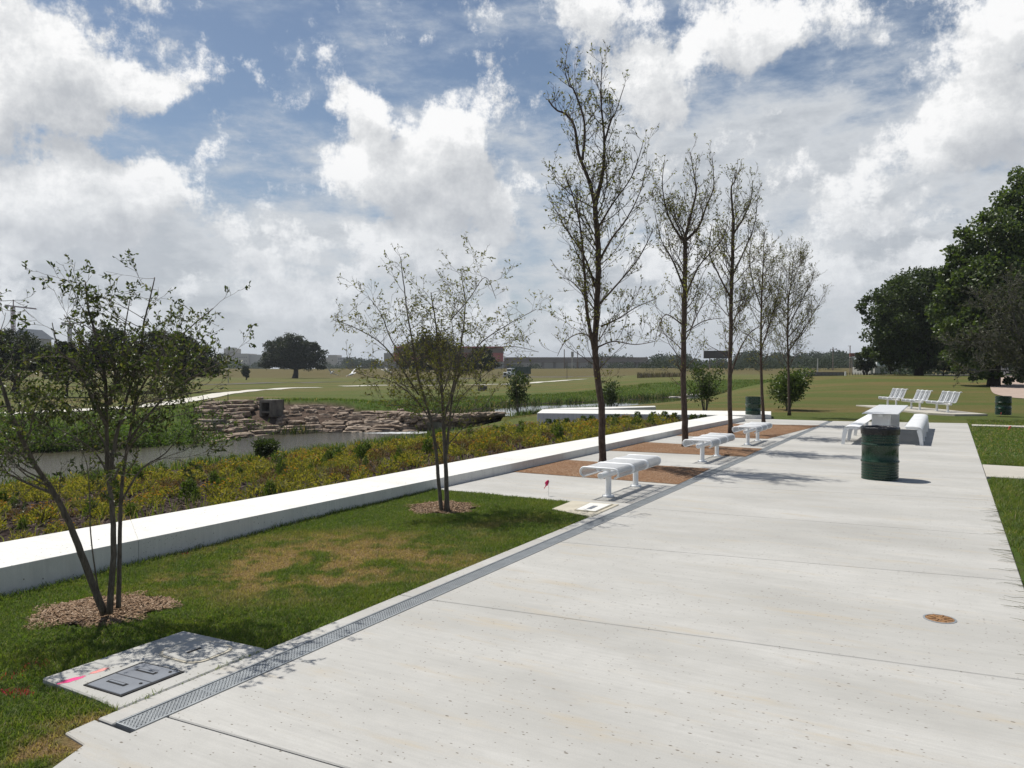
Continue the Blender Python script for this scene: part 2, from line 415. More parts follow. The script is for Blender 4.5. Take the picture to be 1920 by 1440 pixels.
# plaza in (s, t)
T_L, T_R, T_IN, S_LAWN, S_END = TD - 0.215, 0.57, TD - 3.35, st(G(840, 919))[0], 30.0
T_WB = st(G(640, 905, .15))[1]            # back of the seat wall
T_WF = st(G(640, 934, .15))[1]
PATH_S = (st(G(1858, 893))[0], st(G(1856, 871))[0])
def terrain(x, y):
    x = np.asarray(x, dtype=float); y = np.asarray(y, dtype=float)
    s = x * U.x + y * U.y; t = x * V.x + y * V.y
    sd, w, wz = river_sd(x, y)
    far = sd > 0; d = np.abs(sd) - w
    a = np.arctan2(x, np.maximum(y, 1))
    r = np.hypot(x, y)
    # far side: low field, then the levee
    zf = -0.75 + sstep(0.03, 0.22, a) * sstep(62, 112, y) * 1.15 + sstep(238, 292, y + x * 0.10) * (2.9 - sstep(0.03, 0.22, a) * 1.0)
    zf = zf + (fbm(x / 16, y / 16, 5, 3) - .5) * 0.5 * sstep(60, 90, y)
    gl = np.exp(-(((x + 14.0) / 6.5) ** 2 + ((y - 50.5) / 7.5) ** 2) ** 1.5)
    zf = zf + .52 * gl
    bank_far = wz + (zf - wz) * np.clip(1 - (1 - np.clip(d / (9.5 - 4.6 * gl), 0, 1)) ** 1.35, 0, 1)
    # near side: lawn to the right, planted slope behind the seat wall
    zl = 1.25 * sstep(33, 92, y) * sstep(-0.02, 0.16, a) - 2.0 * sstep(97, 135, y) + 1.6 * sstep(250, 420, y)
    zl = zl + (fbm(x / 9, y / 9, 9, 3) - .5) * 0.22 * sstep(30, 45, y)
    ztop = -0.06 + zl
    dw = np.maximum(T_WB - t, 0.0) * sstep(40, 28, s)
    tot = np.maximum(d + dw, 6.5 + 9.5 * sstep(34, 44, y) * sstep(-6, -1, x) * sstep(84, 70, y))
    fN = np.clip(d / tot, 0, 1)
    bank_near = wz + (ztop - wz) * (1 - (1 - fN) ** (1.08 + .55 * sstep(-5, 1, x)))
    z = np.where(far, bank_far, bank_near)
    z = z + (fbm(x / 1.3, y / 1.3, 3, 3) - .5) * 0.16 * (d > 0) * np.where(far, sstep(6, 1, d), sstep(3, .5, d))
    z = np.where(d < 0, wz - 0.15 - 0.7 * np.clip(-d / 2.0, 0, 1), z)
    # lawn beside the plaza falls a little towards the wall
    lawn = (t > T_WF - .3) & (t < T_L) & (s < S_LAWN)
    zlawn = -0.015 - 0.10 * np.clip((S_LAWN - s) / 6.5, 0, 1.2) * np.clip((T_L - t) / 3.2, 0, 1)
    lawn = lawn | ((t < TD + .35) & (t > T_WF - .3) & (s < 2.4))
    z = np.where(lawn, zlawn, z)
    rl = (t > T_R) & (s < 32)
    z = np.where(rl, np.maximum(-0.02 + (fbm(x / 1.7, y / 1.7, 4, 2) - .5) * .05 * np.clip(t - T_R, 0, 1), z * sstep(20, 34, s)), z)
    z = np.where((t > T_R - .2) & (t < 9.2) & (s > PATH_S[0] - .32) & (s < PATH_S[1] + .08), np.minimum(z, -.06), z)
    # under the paving
    ins = np.minimum.reduce([t - (T_IN - .2), T_R - t, S_END + .6 - s, np.where(t < T_L, s - S_LAWN, np.where((t < TD + .30) & (s < 2.6), np.maximum(s - 2.27, t - (TD + .06)), 9.0))])
    z = np.where(ins > 0.10, np.minimum(z, -0.10), z)
    wallzone = (t > T_WB) & (t < T_WF) & (s < 32)
    z = np.where(wallzone, np.minimum(z, -0.12), z)
    return z
def hz(x, y): return float(terrain(np.array([x]), np.array([y]))[0])
_ks = np.concatenate([np.linspace(2, 60, 800), np.geomspace(60.1, 1500, 900)])
def GT(px, py):
    """the first point of the land (or water level) under a photo pixel"""
    d = ray(px, py)
    x, y, z = d.x / d.y * _ks, _ks, CH + d.z / d.y * _ks
    h = terrain(x, y); i = np.nonzero(z <= h)[0]
    i = i[0] if len(i) else len(_ks) - 1
    return Vector((x[i], y[i], h[i]))
def onland(px, Y):
    d = ray(px, 720); x = d.x / d.y * Y
    return Vector((x, Y, hz(x, Y)))

# grid in angle and log distance: even detail in the picture, reaches the horizon
NA, NR = 620, 640
ang = np.radians(np.linspace(-82, 82, NA)); ang = np.radians(82) * np.sign(ang) * (0.55 * np.abs(ang) / np.radians(82) + 0.45 * (np.abs(ang) / np.radians(82)) ** 2.2)
rad = np.concatenate([np.geomspace(1.2, 130, NR - 120), np.geomspace(131, 5000, 120)])
RR, AA = np.meshgrid(rad, ang, indexing='ij')
GX, GY = (RR * np.sin(AA)).ravel(), (RR * np.cos(AA)).ravel()
GZ = terrain(GX, GY)
ii = np.arange(NR * NA).reshape(NR, NA)
gf = np.stack([ii[:-1, :-1].ravel(), ii[:-1, 1:].ravel(), ii[1:, 1:].ravel(), ii[1:, :-1].ravel()], 1)
s_, t_ = GX * U.x + GY * U.y, GX * V.x + GY * V.y
sd_, w_, wz_ = river_sd(GX, GY); dd_ = np.abs(sd_) - w_
# dead patches in the lawn (centre pixel, radius along x, y in metres, strength)
DRY = [(600, 1048, 1.25, .85, 1.15), (505, 1062, .75, .45, 1.0), (390, 1072, .7, .32, .95), (790, 1052, .65, .42, .85), (700, 1085, .4, .25, .5), (545, 1100, .4, .2, .5), (118, 1395, .30, .16, 1.3), (960, 987, .8, .3, .45), (880, 1010, .6, .3, .35), (540, 1030, .5, .25, .6), (330, 1000, .5, .2, .3)]
def dry_mask(x, y):
    m = np.zeros(np.shape(x)); n = fbm(x * 3.1, y * 3.1, 21, 4); n2 = fbm(x * 11, y * 11, 8, 3)
    for px, py, rx, ry, w in DRY:
        c = G(px, py, -.03)
        a, b = (x - c.x) * .8 + (y - c.y) * .6, -(x - c.x) * .6 + (y - c.y) * .8
        q = np.sqrt((a / rx) ** 2 + (b / (ry * 1.4)) ** 2)
        m = np.maximum(m, w * np.clip(1.45 - q, 0, 1) * np.clip((n - .30) * 3.2 + (n2 - .5) * 1.6, 0, 1.1))
    return np.clip(m, 0, 1)
bed_ = ((sd_ < 0) & (t_ < T_WB + .1) & (s_ < 31) & (dd_ > 0)).astype(float)
aN = np.arctan2(GX, np.maximum(GY, 1))
green_ = (sd_ > 0) * sstep(16, 6, dd_ + (fbm(GX / 5, GY / 5, 31, 3) - .5) * 12) * sstep(-.1, 1.6, dd_)
green_ = np.maximum(green_, (sd_ > 0) * sstep(100, 60, GY) * 0.75 * sstep(-.33, -.26, aN))
green_ = np.maximum(green_, (sd_ <= 0) * sstep(33, 22, GY) * 1.0)
mud_ = (sd_ > 0) * sstep(2.4, .4, dd_ + (fbm(GX, GY, 13, 3) - .5) * 1.6)

BOT = [(366, 829), (430, 822), (492, 816), (570, 812), (640, 810.5), (700, 809), (800, 805), (880, 796), (935, 784)]
TOPP = [(380, 757, -.24), (425, 754, -.22), (475, 752, -.19), (545, 754, -.30), (610, 762, -.62), (690, 769, -.88), (800, 778, -1.02), (880, 776, -1.05), (935, 774.5, -1.08)]
def inpoly(x, y, poly):
    c = np.zeros(x.shape, bool); n = len(poly)
    for i in range(n):
        x0, y0, x1, y1 = poly[i][0], poly[i][1], poly[(i + 1) % n][0], poly[(i + 1) % n][1]
        c ^= ((y0 > y) != (y1 > y)) & (x < (x1 - x0) * (y - y0) / (y1 - y0 + 1e-12) + x0)
    return c
rock_ = inpoly(GX, GY, [G(x, y, -2.0) for x, y in BOT] + [G(x, y, z) for x, y, z in TOPP[::-1]]).astype(float)
GZ = GZ - .30 * rock_
def terrain_mat():
    m, nt, b = new_mat('grass_ground')
    def at_(n): q = nt.nodes.new('ShaderNodeAttribute'); q.attribute_name = n; return q.outputs['Fac']
    p = pos(nt)
    fine = noise_node(nt, p, 55, 4, 0.7); mid = noise_node(nt, p, 3.2, 5, 0.6); big = noise_node(nt, mapping(nt, p, (.05, .16, 1)), 1.0, 5, 0.65)
    strip = noise_node(nt, mapping(nt, p, (.02, .22, 1), .12), 1.0, 4, 0.6)
    gcol = ramp(nt, fine, [(.25, (.032, .052, .010)), (.55, (.072, .104, .022)), (.8, (.125, .152, .042))])
    gcol = mixc(nt, maprange(nt, mid, .35, .7), gcol, mixc(nt, .5, gcol, (.10, .12, .035)))
    dcol = ramp(nt, fine, [(.25, (.090, .070, .026)), (.6, (.160, .125, .048)), (.85, (.23, .18, .078))])
    g2 = mixc(nt, .55, gcol, dcol)
    field = mixc(nt, maprange(nt, big, .40, .60), g2, dcol)
    field = mixc(nt, maprange(nt, strip, .42, .60, 0, .8), field, gcol)
    pat = noise_node(nt, mapping(nt, p, (.16, .5, 1), -.2), 1.0, 6, .7)
    field = mixc(nt, maprange(nt, pat, .46, .66, 0, .65), field, gcol)
    field = mixc(nt, maprange(nt, noise_node(nt, mapping(nt, p, (.5, 1.4, 1), .3), 1.0, 5, .7), .5, .72, 0, .5), field, dcol)
    vg = ramp(nt, fine, [(.25, (.032, .058, .010)), (.6, (.074, .118, .022)), (.85, (.12, .165, .042))])
    vg = mixc(nt, maprange(nt, mid, .4, .65), vg, gcol)
    col = mixc(nt, at_('green'), field, vg)
    dead = ramp(nt, fine, [(.25, (.16, .10, .045)), (.7, (.34, .235, .115))])
    col = mixc(nt, at_('dry'), col, dead)
    soil = ramp(nt, noise_node(nt, p, 38, 6, .75), [(.3, (.018, .012, .011)), (.55, (.06, .042, .036)), (.8, (.13, .095, .08))])
    col = mixc(nt, at_('bed'), col, soil)
    mudc = ramp(nt, noise_node(nt, p, 5, 5), [(.3, (.010, .011, .006)), (.7, (.05, .045, .028))])
    col = mixc(nt, at_('mud'), col, mudc)
    lev = ramp(nt, fine, [(.25, (.060, .048, .020)), (.6, (.115, .090, .036)), (.85, (.17, .135, .06))])
    col = mixc(nt, mth(nt, 'MULTIPLY', at_('levee'), .8), col, lev)
    rk = ramp(nt, noise_node(nt, p, 3.5, 6, .75), [(.3, (.045, .032, .025)), (.7, (.17, .12, .09))])
    col = mixc(nt, at_('rock'), col, rk)
    nt.links.new(col, b.inputs['Base Color']); b.inputs['Roughness'].default_value = .95; b.inputs['Specular IOR Level'].default_value = .1
    bump(nt, b, noise_node(nt, p, 24, 6, .75), 0.9, 0.06)
    return m
MAT_G = terrain_mat()
ground = np_mesh('ground', np.stack([GX, GY, GZ], 1), gf, MAT_G, smooth=True,
                 attrs={'bed': bed_, 'green': green_, 'mud': mud_, 'rock': rock_, 'levee': sstep(222, 250, GY + GX * .1) * (sd_ > 0), 'dry': dry_mask(GX, GY) * (t_ < T_L + .4)})
tag(ground, kind='structure')

# ------------------------------------------------------------------ water
def water_mat(name, c, foam=False):
    m, nt, b = new_mat(name)
    p = pos(nt)
    b.inputs['Base Color'].default_value = (*c, 1); b.inputs['Roughness'].default_value = .03; b.inputs['IOR'].default_value = 1.33
    h = noise_node(nt, mapping(nt, p, (1.0, 2.6, 1), -.5), 2.6 if foam else 1.2, 5, .62)
    bump(nt, b, h, .55 if foam else .004, .10)
    if foam:
        q = nt.nodes.new('ShaderNodeAttribute'); q.attribute_name = 'foam'
        n = noise_node(nt, mapping(nt, p, (1.0, 2.2, 1), -.4), 3.4, 7, .72)
        fm = maprange(nt, mth(nt, 'ADD', q.outputs['Fac'], n), .98, 1.22)
        col = mixc(nt, fm, c, (.72, .74, .74)); nt.links.new(col, b.inputs['Base Color'])
        nt.links.new(mth(nt, 'MULTIPLY_ADD', fm, .6, .07), b.inputs['Roughness'])
    return m
def water_sheet(name, i0, i1, z, mat, ext=0.35, nx=16):
    pts = RC[i0:i1 + 1]; vs = []; foam = []
    # resample
    res = []
    for i in range(len(pts) - 1):
        n = 14
        for k in range(n): res.append(pts[i] + (pts[i + 1] - pts[i]) * k / n)
    res.append(pts[-1]); res = np.array(res)
    tg = np.gradient(res[:, :2], axis=0); tg /= np.linalg.norm(tg, axis=1)[:, None]
    nrm = np.stack([-tg[:, 1], tg[:, 0]], 1)
    k = np.linspace(-1, 1, nx)
    X = res[:, None, 0] + nrm[:, None, 0] * k * (res[:, None, 2] + ext); Y = res[:, None, 1] + nrm[:, None, 1] * k * (res[:, None, 2] + ext)
    wx, wy = -3.4, 49.0
    fo = np.exp(-(((X - wx) / 3.2) ** 2 + ((Y - wy) / 2.2) ** 2)) * .75 + np.exp(-(((X + 7.3) / 3.6) ** 2 + ((Y - 46.6) / 1.2) ** 2)) * .62 + .18 * np.exp(-(((X + 12) / 4) ** 2 + ((Y - 41) / 3) ** 2))
    n = len(res); idx = np.arange(n * nx).reshape(n, nx)
    fc = np.stack([idx[:-1, :-1].ravel(), idx[1:, :-1].ravel(), idx[1:, 1:].ravel(), idx[:-1, 1:].ravel()], 1)[:, ::-1]
    o = np_mesh(name, np.stack([X.ravel(), Y.ravel(), np.full(n * nx, z)], 1), fc, mat, attrs={'foam': fo.ravel()})
    return tag(o, kind='structure')
water_sheet('river_water', 0, 8, -2.0, water_mat('river_water', (.075, .066, .045), True))
water_sheet('pool_water', 8, len(RC) - 1, -1.2, water_mat('pool_water', (.022, .026, .012)))

# ------------------------------------------------------------------ paths and roads across the land
def ribbon(name, pts, wid, mat, dz=.05, sub=10):
    P_ = [Vector(p) for p in pts]; res = []
    for i in range(len(P_) - 1):
        p0, p1, p2, p3 = P_[max(i - 1, 0)], P_[i], P_[i + 1], P_[min(i + 2, len(P_) - 1)]
        for k in range(sub):
            u = k / sub
            res.append(0.5 * ((2 * p1) + (p2 - p0) * u + (2 * p0 - 5 * p1 + 4 * p2 - p3) * u * u + (3 * p1 - p0 - 3 * p2 + p3) * u ** 3))
    res.append(P_[-1]); R = np.array([(p.x, p.y) for p in res])
    tg = np.gradient(R, axis=0); tg /= np.linalg.norm(tg, axis=1)[:, None] + 1e-9; nrm = np.stack([-tg[:, 1], tg[:, 0]], 1)
    k = np.linspace(-1, 1, 5)
    X = R[:, None, 0] + nrm[:, None, 0] * k * wid / 2; Y = R[:, None, 1] + nrm[:, None, 1] * k * wid / 2
    Z = terrain(X.ravel(), Y.ravel()) + dz
    n = len(R); idx = np.arange(n * 5).reshape(n, 5)
    fc = np.stack([idx[:-1, :-1].ravel(), idx[1:, :-1].ravel(), idx[1:, 1:].ravel(), idx[:-1, 1:].ravel()], 1)[:, ::-1]
    o = np_mesh(name, np.stack([X.ravel(), Y.ravel(), Z], 1), fc, mat)
    return tag(o, kind='structure')
M_path = M_plain('pale_path', (.62, .59, .52), (.50, .47, .40), 2.0, .9)
M_road = M_plain('levee_road', (.10, .085, .06), (.06, .05, .038), .5, .95)
ribbon('path', [GT(-160, 792), GT(0, 777), GT(150, 770), GT(290, 760), GT(370, 748), GT(440, 736), GT(520, 730), GT(600, 727)], 2.2, M_path)
ribbon('path', [GT(640, 724.5), GT(760, 723), GT(905, 721.5), GT(985, 719), GT(1040, 715), GT(1095, 711)], 2.4, M_path)
ribbon('road', [GT(330, 722), GT(440, 720), GT(600, 716.5), GT(760, 715), GT(860, 711), GT(960, 708), GT(1060, 707), GT(1135, 706)], 4.5, M_road)
# ------------------------------------------------------------------ concrete
def concrete_mat(name, base, dark, stain=(.43, .355, .245), stain_k=.75, pits=True, streak=True):
    m, nt, b = new_mat(name)
    p = pos(nt); ax = math.atan2(V.y, V.x)
    ps = mapping(nt, p, (1, 1, 1), -ax)                       # x along the brush marks
    bigf = noise_node(nt, mapping(nt, ps, (.35, .9, 1)), 1.0, 6, .62)
    col = ramp(nt, bigf, [(.30, dark), (.62, base)])
    if streak:
        br = noise_node(nt, mapping(nt, ps, (1.2, 34, 1)), 1.0, 4, .65)
        col = mixc(nt, maprange(nt, br, .35, .72, 0, .34), col, tuple(x * .70 for x in base))
        bl = noise_node(nt, mapping(nt, ps, (.5, 3.2, 1)), 1.6, 5, .7)
        col = mixc(nt, maprange(nt, bl, .52, .78, 0, stain_k), col, stain)
    mot = noise_node(nt, p, 5.5, 6, .72)
    col = mixc(nt, maprange(nt, mot, .42, .75, 0, .38), col, tuple(x * .74 for x in base))
    fine = noise_node(nt, p, 90, 4, .7)
    col = mixc(nt, maprange(nt, fine, .35, .75, 0, .22), col, tuple(x * .60 for x in base))
    blt = noise_node(nt, mapping(nt, ps, (.55, 1.1, 1), 0, (3.7, 1.9, 0)), 1.0, 8, .74)
    col = mixc(nt, maprange(nt, blt, .50, .70, 0, .42), col, tuple(x * .66 for x in base))
    isl = nt.nodes.new('ShaderNodeNewGeometry').outputs['Random Per Island']
    col = mixc(nt, maprange(nt, isl, 0, 1, 0, .16, False), col, tuple(x * .66 for x in base))
    if 'wall' in name:
        stk = noise_node(nt, mapping(nt, p, (5.5, 5.5, .35)), 1.0, 5, .7)
        col = mixc(nt, maprange(nt, stk, .52, .74, 0, .45), col, tuple(x * .68 for x in base))
    hgt = fine
    if pits:
        for sc, th, pr in ((9.0, .095, .44), (17.0, .13, .56), (34., .19, .66)):
            vo = nt.nodes.new('ShaderNodeTexVoronoi'); vo.inputs['Scale'].default_value = sc; nt.links.new(mapping(nt, ps, (.7, 1.25, 1)), vo.inputs['Vector'])
            sp = nt.nodes.new('ShaderNodeSeparateColor'); nt.links.new(vo.outputs['Color'], sp.inputs[0])
            clump = noise_node(nt, p, .9, 3)
            on = mth(nt, 'GREATER_THAN', mth(nt, 'ADD', sp.outputs[0], mth(nt, 'MULTIPLY', mth(nt, 'SUBTRACT', clump, .5), .9)), pr)
            dot = mth(nt, 'MULTIPLY', maprange(nt, vo.outputs['Distance'], th, th * .45), on)
            col = mixc(nt, mth(nt, 'MULTIPLY', dot, .9), col, (.13, .11, .085))
    nt.links.new(col, b.inputs['Base Color']); b.inputs['Roughness'].default_value = .85; b.inputs['Specular IOR Level'].default_value = .25
    bump(nt, b, hgt, .25, .006)
    return m
M_conc = concrete_mat('plaza_concrete', (.486, .474, .444), (.352, .342, .315))
M_conc2 = concrete_mat('pad_concrete', (.45, .44, .41), (.36, .35, .32), streak=False)
M_joint = M_plain('dark_joint', (.12, .11, .10), None, 6, .95)  # dark base that shows in the open joints between slabs
def bevel(o, w=.006, seg=1):
    md = o.modifiers.new('bevel', 'BEVEL'); md.width = w; md.segments = seg; md.limit_method = 'ANGLE'
    return o
# joints across the main strip: (s at the drain, lean of the joint)
JL = [(G(310, 1342), G(650, 1440)), (G(810, 1125), G(1920, 1275)), (G(1070, 1018), G(1920, 1090)), (G(1210, 953), G(1860, 1003)), (G(1480, 919), G(1867, 938))]
js = []
for a, b in JL:
    (s0, t0), (s1, t1) = st(a), st(b); k = (s1 - s0) / (t1 - t0)
    js.append((s0 + k * (TD - t0), s0 + k * (T_R - t0)))
_step = 2.42
while js[-1][0] < S_END - 3: js.append((js[-1][0] + _step, js[-1][1] + _step * .98))
plaza = MB(); g = .0058
TS = TD + .085                                                # right edge of the drain slot
cut = [(-4.0, -4.0)] + js + [(S_END - .3, S_END + .8)]
for i in range(len(cut) - 1):
    a, b = cut[i], cut[i + 1]
    def L(c, t): return c[0] + (c[1] - c[0]) * (t - TD) / (T_R - TD)
    if i == 0:      # the near slab wraps round the end of the drain
        poly = [P(-4, TD + .30), P(-4, T_R), P(L(b, T_R) - g, T_R), P(L(b, TS) - g, TS), P(st(_a)[0] - .03, TS), P(st(_a)[0] - .03, T_L), P(st(G(125, 1375))[0], T_L + .01),
                P(2.22, TD + .0), P(2.10, TD + .05), P(st(G(96, 1440))[0], st(G(96, 1440))[1])]
    else:
        poly = [P(L(a, TS) + g, TS), P(L(a, T_R) + g, T_R), P(L(b, T_R) - g, T_R), P(L(b, TS) - g, TS)]
    plaza.prism(poly, -.16, 0.0)
# narrow band left of the drain, and the paving between the tree beds
TB = TD - .085
sb = [st(_a)[0] - .02] + [c[0] for c in js if c[0] > 3.2 and c[0] < S_LAWN] + [S_LAWN]
for a, b in zip(sb[:-1], sb[1:]): plaza.prism([P(a + g, TB), P(b - g, TB), P(b - g, T_L), P(a + g, T_L)], -.16, 0.0)
plaza.prism([P(S_LAWN + g, TB), P(S_END - .3, TB), P(S_END - .3, T_IN - .1), P(S_LAWN + g, T_IN - .1)], -.16, 0.0)
po = plaza.build('plaza_pavement', M_conc); bevel(po, .006); tag(po, kind='structure')
jo = MB().prism([P(-4.2, TD - .05), P(-4.2, T_R - .05), P(S_END, T_R - .05), P(S_END - .5, TD - .05)], -.30, -.05).build('paving_base', M_joint); tag(jo, kind='structure')
# side path and the strip of sidewalk beyond
M_side = concrete_mat('side_concrete', (.49, .46, .40), (.43, .40, .34), stain_k=.25)
q = [G(1857, 893), G(1856, 871)]
sp_ = MB().prism([P(PATH_S[0], T_R + .012), P(PATH_S[1], T_R + .012), P(PATH_S[1] - .25, 9), P(PATH_S[0] - .25, 9)], -.14, -.004).build('side_path', M_side); bevel(sp_); tag(sp_, kind='structure')
w0, w1 = G(1822, 799), G(1822, 796.5)
sp_ = MB().prism([w0, w1, w1 + V * 4 + U * .2, w0 + V * 4 + U * .2], -.1, .02).build('sidewalk', M_side); tag(sp_, kind='structure')

# gravel tree beds
def gravel_mat():
    m, nt, b = new_mat('brown_gravel'); p = pos(nt)
    vo = nt.nodes.new('ShaderNodeTexVoronoi'); vo.inputs['Scale'].default_value = 75; nt.links.new(p, vo.inputs['Vector'])
    sp = nt.nodes.new('ShaderNodeSeparateColor'); nt.links.new(vo.outputs['Color'], sp.inputs[0])
    col = ramp(nt, sp.outputs[0], [(0, (.12, .066, .038)), (.5, (.25, .142, .078)), (.85, (.35, .22, .13)), (1, (.45, .35, .26))])
    big = noise_node(nt, p, 1.6, 4)
    col = mixc(nt, maprange(nt, big, .4, .65, 0, .4), col, (.20, .10, .05))
    nt.links.new(col, b.inputs['Base Color']); b.inputs['Roughness'].default_value = .95; b.inputs['Specular IOR Level'].default_value = .15
    bump(nt, b, mth(nt, 'ADD', vo.outputs['Distance'], noise_node(nt, p, 22, 4)), .8, .02)
    return m
M_grav = gravel_mat()
BEDS = [((960, 885), (1060, 862.5), (1332, 879), (1272, 908.5)), ((1140, 845), (1208, 829), (1430, 841.5), (1397, 856.5)), ((1265, 817), (1366, 794.5), (1538, 798), (1439, 823))]
for q in BEDS:
    c = [G(*p_) for p_ in q]
    n = 40; xs = []
    uu = np.linspace(0, 1, n); A = np.array([[*p_[:2]] for p_ in c])
    a_, b_ = np.meshgrid(uu, uu, indexing='ij'); a_, b_ = a_.ravel(), b_.ravel()
    XY = A[0] * ((1 - a_) * (1 - b_))[:, None] + A[1] * (a_ * (1 - b_))[:, None] + A[2] * (a_ * b_)[:, None] + A[3] * ((1 - a_) * b_)[:, None]
    edge = np.minimum.reduce([a_, 1 - a_, b_, 1 - b_])
    Z = .006 + sstep(0, .12, edge) * (.010 + .03 * fbm(XY[:, 0] * 2, XY[:, 1] * 2, 3, 3))
    idx = np.arange(n * n).reshape(n, n)
    fc = np.stack([idx[:-1, :-1].ravel(), idx[1:, :-1].ravel(), idx[1:, 1:].ravel(), idx[:-1, 1:].ravel()], 1)[:, ::-1]
    o = np_mesh('gravel_bed', np.stack([XY[:, 0], XY[:, 1], Z], 1), fc, M_grav, smooth=True); tag(o, kind='structure')

# ------------------------------------------------------------------ seat walls
M_wall = concrete_mat('white_wall_concrete', (.76, .745, .70), (.68, .665, .62), stain=(.62, .57, .48), stain_k=.42, pits=True)
ZT = .15
fr = [(0, 1065), (640, 934), (960, 869), (1120, 836), (1277, 804), (1397, 781.5)]
bk = [(0, 1017), (640, 905), (960, 846), (1120, 819), (1277, 790), (1350, 777.5)]
Fp = [G(x, y, ZT) for x, y in fr]; Bp = [G(x, y, ZT) for x, y in bk]
Fp = [Fp[0] - (Fp[1] - Fp[0]).normalized() * 6] + Fp; Bp = [Bp[0] - (Bp[1] - Bp[0]).normalized() * 6] + Bp
wall = MB()
def along(ps, k):                          # point at fraction k of a polyline
    L_ = [0]
    for i in range(len(ps) - 1): L_.append(L_[-1] + (ps[i + 1] - ps[i]).length)
    d = k * L_[-1]
    for i in range(len(ps) - 1):
        if d <= L_[i + 1] or i == len(ps) - 2:
            return ps[i].lerp(ps[i + 1], (d - L_[i]) / (L_[i + 1] - L_[i]))
fl = [along(Fp, k) for k in np.linspace(0, 1, 60)]; bl = [along(Bp, k) for k in np.linspace(0, 1, 60)]
cuts = [0, 14, 24, 34, 44, 52, 59]
for a, b in zip(cuts[:-1], cuts[1:]):      # cast in lengths with fine joints
    f_, b_ = fl[a:b + 1], bl[a:b + 1]
    d0 = (f_[1] - f_[0]).normalized() * .0005; d1 = (f_[-1] - f_[-2]).normalized() * .0005
    f_ = [f_[0] + d0] + f_[1:-1] + [f_[-1] - d1]; b_ = [b_[0] + d0] + b_[1:-1] + [b_[-1] - d1]
    wall.prism([*f_, *b_[::-1]], -.6, ZT)
wo_ = wall.build('seat_wall', M_wall, None); bevel(wo_, .006, 2)
tag(wo_, 'long low white concrete seat wall running between the lawn and the flower bed', 'wall')
M_band = M_plain('wall_inner', (.3, .29, .27), None, 5, .9)
# arm that closes the bed, with its pointed tip, and the second arm behind it
tipF, tipB = G(1007, 774, ZT), G(1017, 767.3, ZT)
e0, e1 = G(1360, 778, ZT), G(1446, 778, ZT); e2 = G(1446, 771, ZT); e3 = G(1210, 768.6, ZT)
arm = MB().prism([tipF, e0 + Vector((.2, .05, 0)), e1, e2, e3, tipB], -.9, ZT - .003).build('seat_wall', M_wall); bevel(arm, .018, 2)
tag(arm, 'white concrete wall arm closing the far end of the flower bed with a pointed tip', 'wall')
b0 = tipB + Vector((.10, .12, 0)); b1 = G(1060, 764.6, ZT); b2 = G(1228, 760.8, ZT); b3 = G(1230, 762.5, ZT); b4 = G(1120, 766.4, ZT); b5 = G(1045, 766.9, ZT)
arm2 = MB().prism([b0, b1, b2, b3, b4, b5], -.9, ZT - .002).build('seat_wall', M_wall); bevel(arm2, .012, 1)
tag(arm2, 'short white concrete wall slanting back from the pointed tip beside the pool', 'wall')

# ------------------------------------------------------------------ trench drain
M_steel = M_plain('galvanised_steel', (.33, .35, .36), (.25, .265, .275), 5, .5, metal=.35)
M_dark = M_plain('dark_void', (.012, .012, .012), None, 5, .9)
s_d0 = st(_a)[0]; s_d1 = S_END - .35
drain = empty('trench_drain', P(s_d0, TD, 0), 'long straight galvanised trench drain set along the left side of the plaza paving', 'drain', rz=math.atan2(U.y, U.x))
LEN = s_d1 - s_d0
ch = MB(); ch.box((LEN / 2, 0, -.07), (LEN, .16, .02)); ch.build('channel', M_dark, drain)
fr_ = MB()
for sg in (-1, 1): fr_.box((LEN / 2, sg * .076, -.022), (LEN, .010, .05))
fr_.box((.003, 0, -.022), (.008, .142, .05)); fr_.box((LEN - .003, 0, -.022), (.008, .142, .05))
fr_.build('frame', M_steel, drain)
GL = .5
def grate_mesh():
    m = MB(); zc, hh = -.008, .012
    for y in (-.062, -.036, -.012, .012, .036, .062): m.box((GL / 2, y, zc), (GL - .006, .0155, hh))
    nc = 19
    for k in range(nc + 1):
        x = .008 + (GL - .016) * k / nc
        m.box((x, 0, zc + .0015), (.0165, .132, hh - .003))
    return m
n_g = int(LEN // GL); g0 = grate_mesh().build('grate', M_steel, drain)
g0.location = (.010, 0, 0)
for k in range(1, n_g):
    c_ = g0.copy(); COL.objects.link(c_); c_.parent = drain; c_.location = (.010 + k * GL, 0, 0)

# ------------------------------------------------------------------ utility pads, lids, covers
M_lid = M_plain('grey_lid', (.175, .19, .215), (.13, .14, .16), 4, .55, bmp=.1, bscale=120)
M_cream = M_plain('aged_concrete', (.50, .46, .37), (.40, .36, .28), 5, .9)
pad = empty('utility_pad', G(290, 1255), 'concrete utility pad in the grass with two grey lids, oval lid and pink spray paint', 'utility pad')
lift = lambda ps, z: [(p.x, p.y, z) for p in ps]
c = [G(79, 1273), G(344, 1184), G(498, 1217), G(221, 1331), G(183, 1312)]
s0 = MB().prism(c, -.14, .006).build('slab', M_conc2); bevel(s0, .008, 1); world_part(s0, pad)
lid = [G(162, 1287), G(267, 1246), G(340, 1263), G(228, 1307)]
def quad_in(q_, u0, u1, v0, v1):
    f = lambda u, v: q_[0].lerp(q_[1], u).lerp(q_[3].lerp(q_[2], u), v)
    return [f(u0, v0), f(u1, v0), f(u1, v1), f(u0, v1)]
fb = MB().prism(quad_in(lid, -.03, 1.03, -.04, 1.04), .003, .012).build('lid_frame', M_dark); world_part(fb, pad)
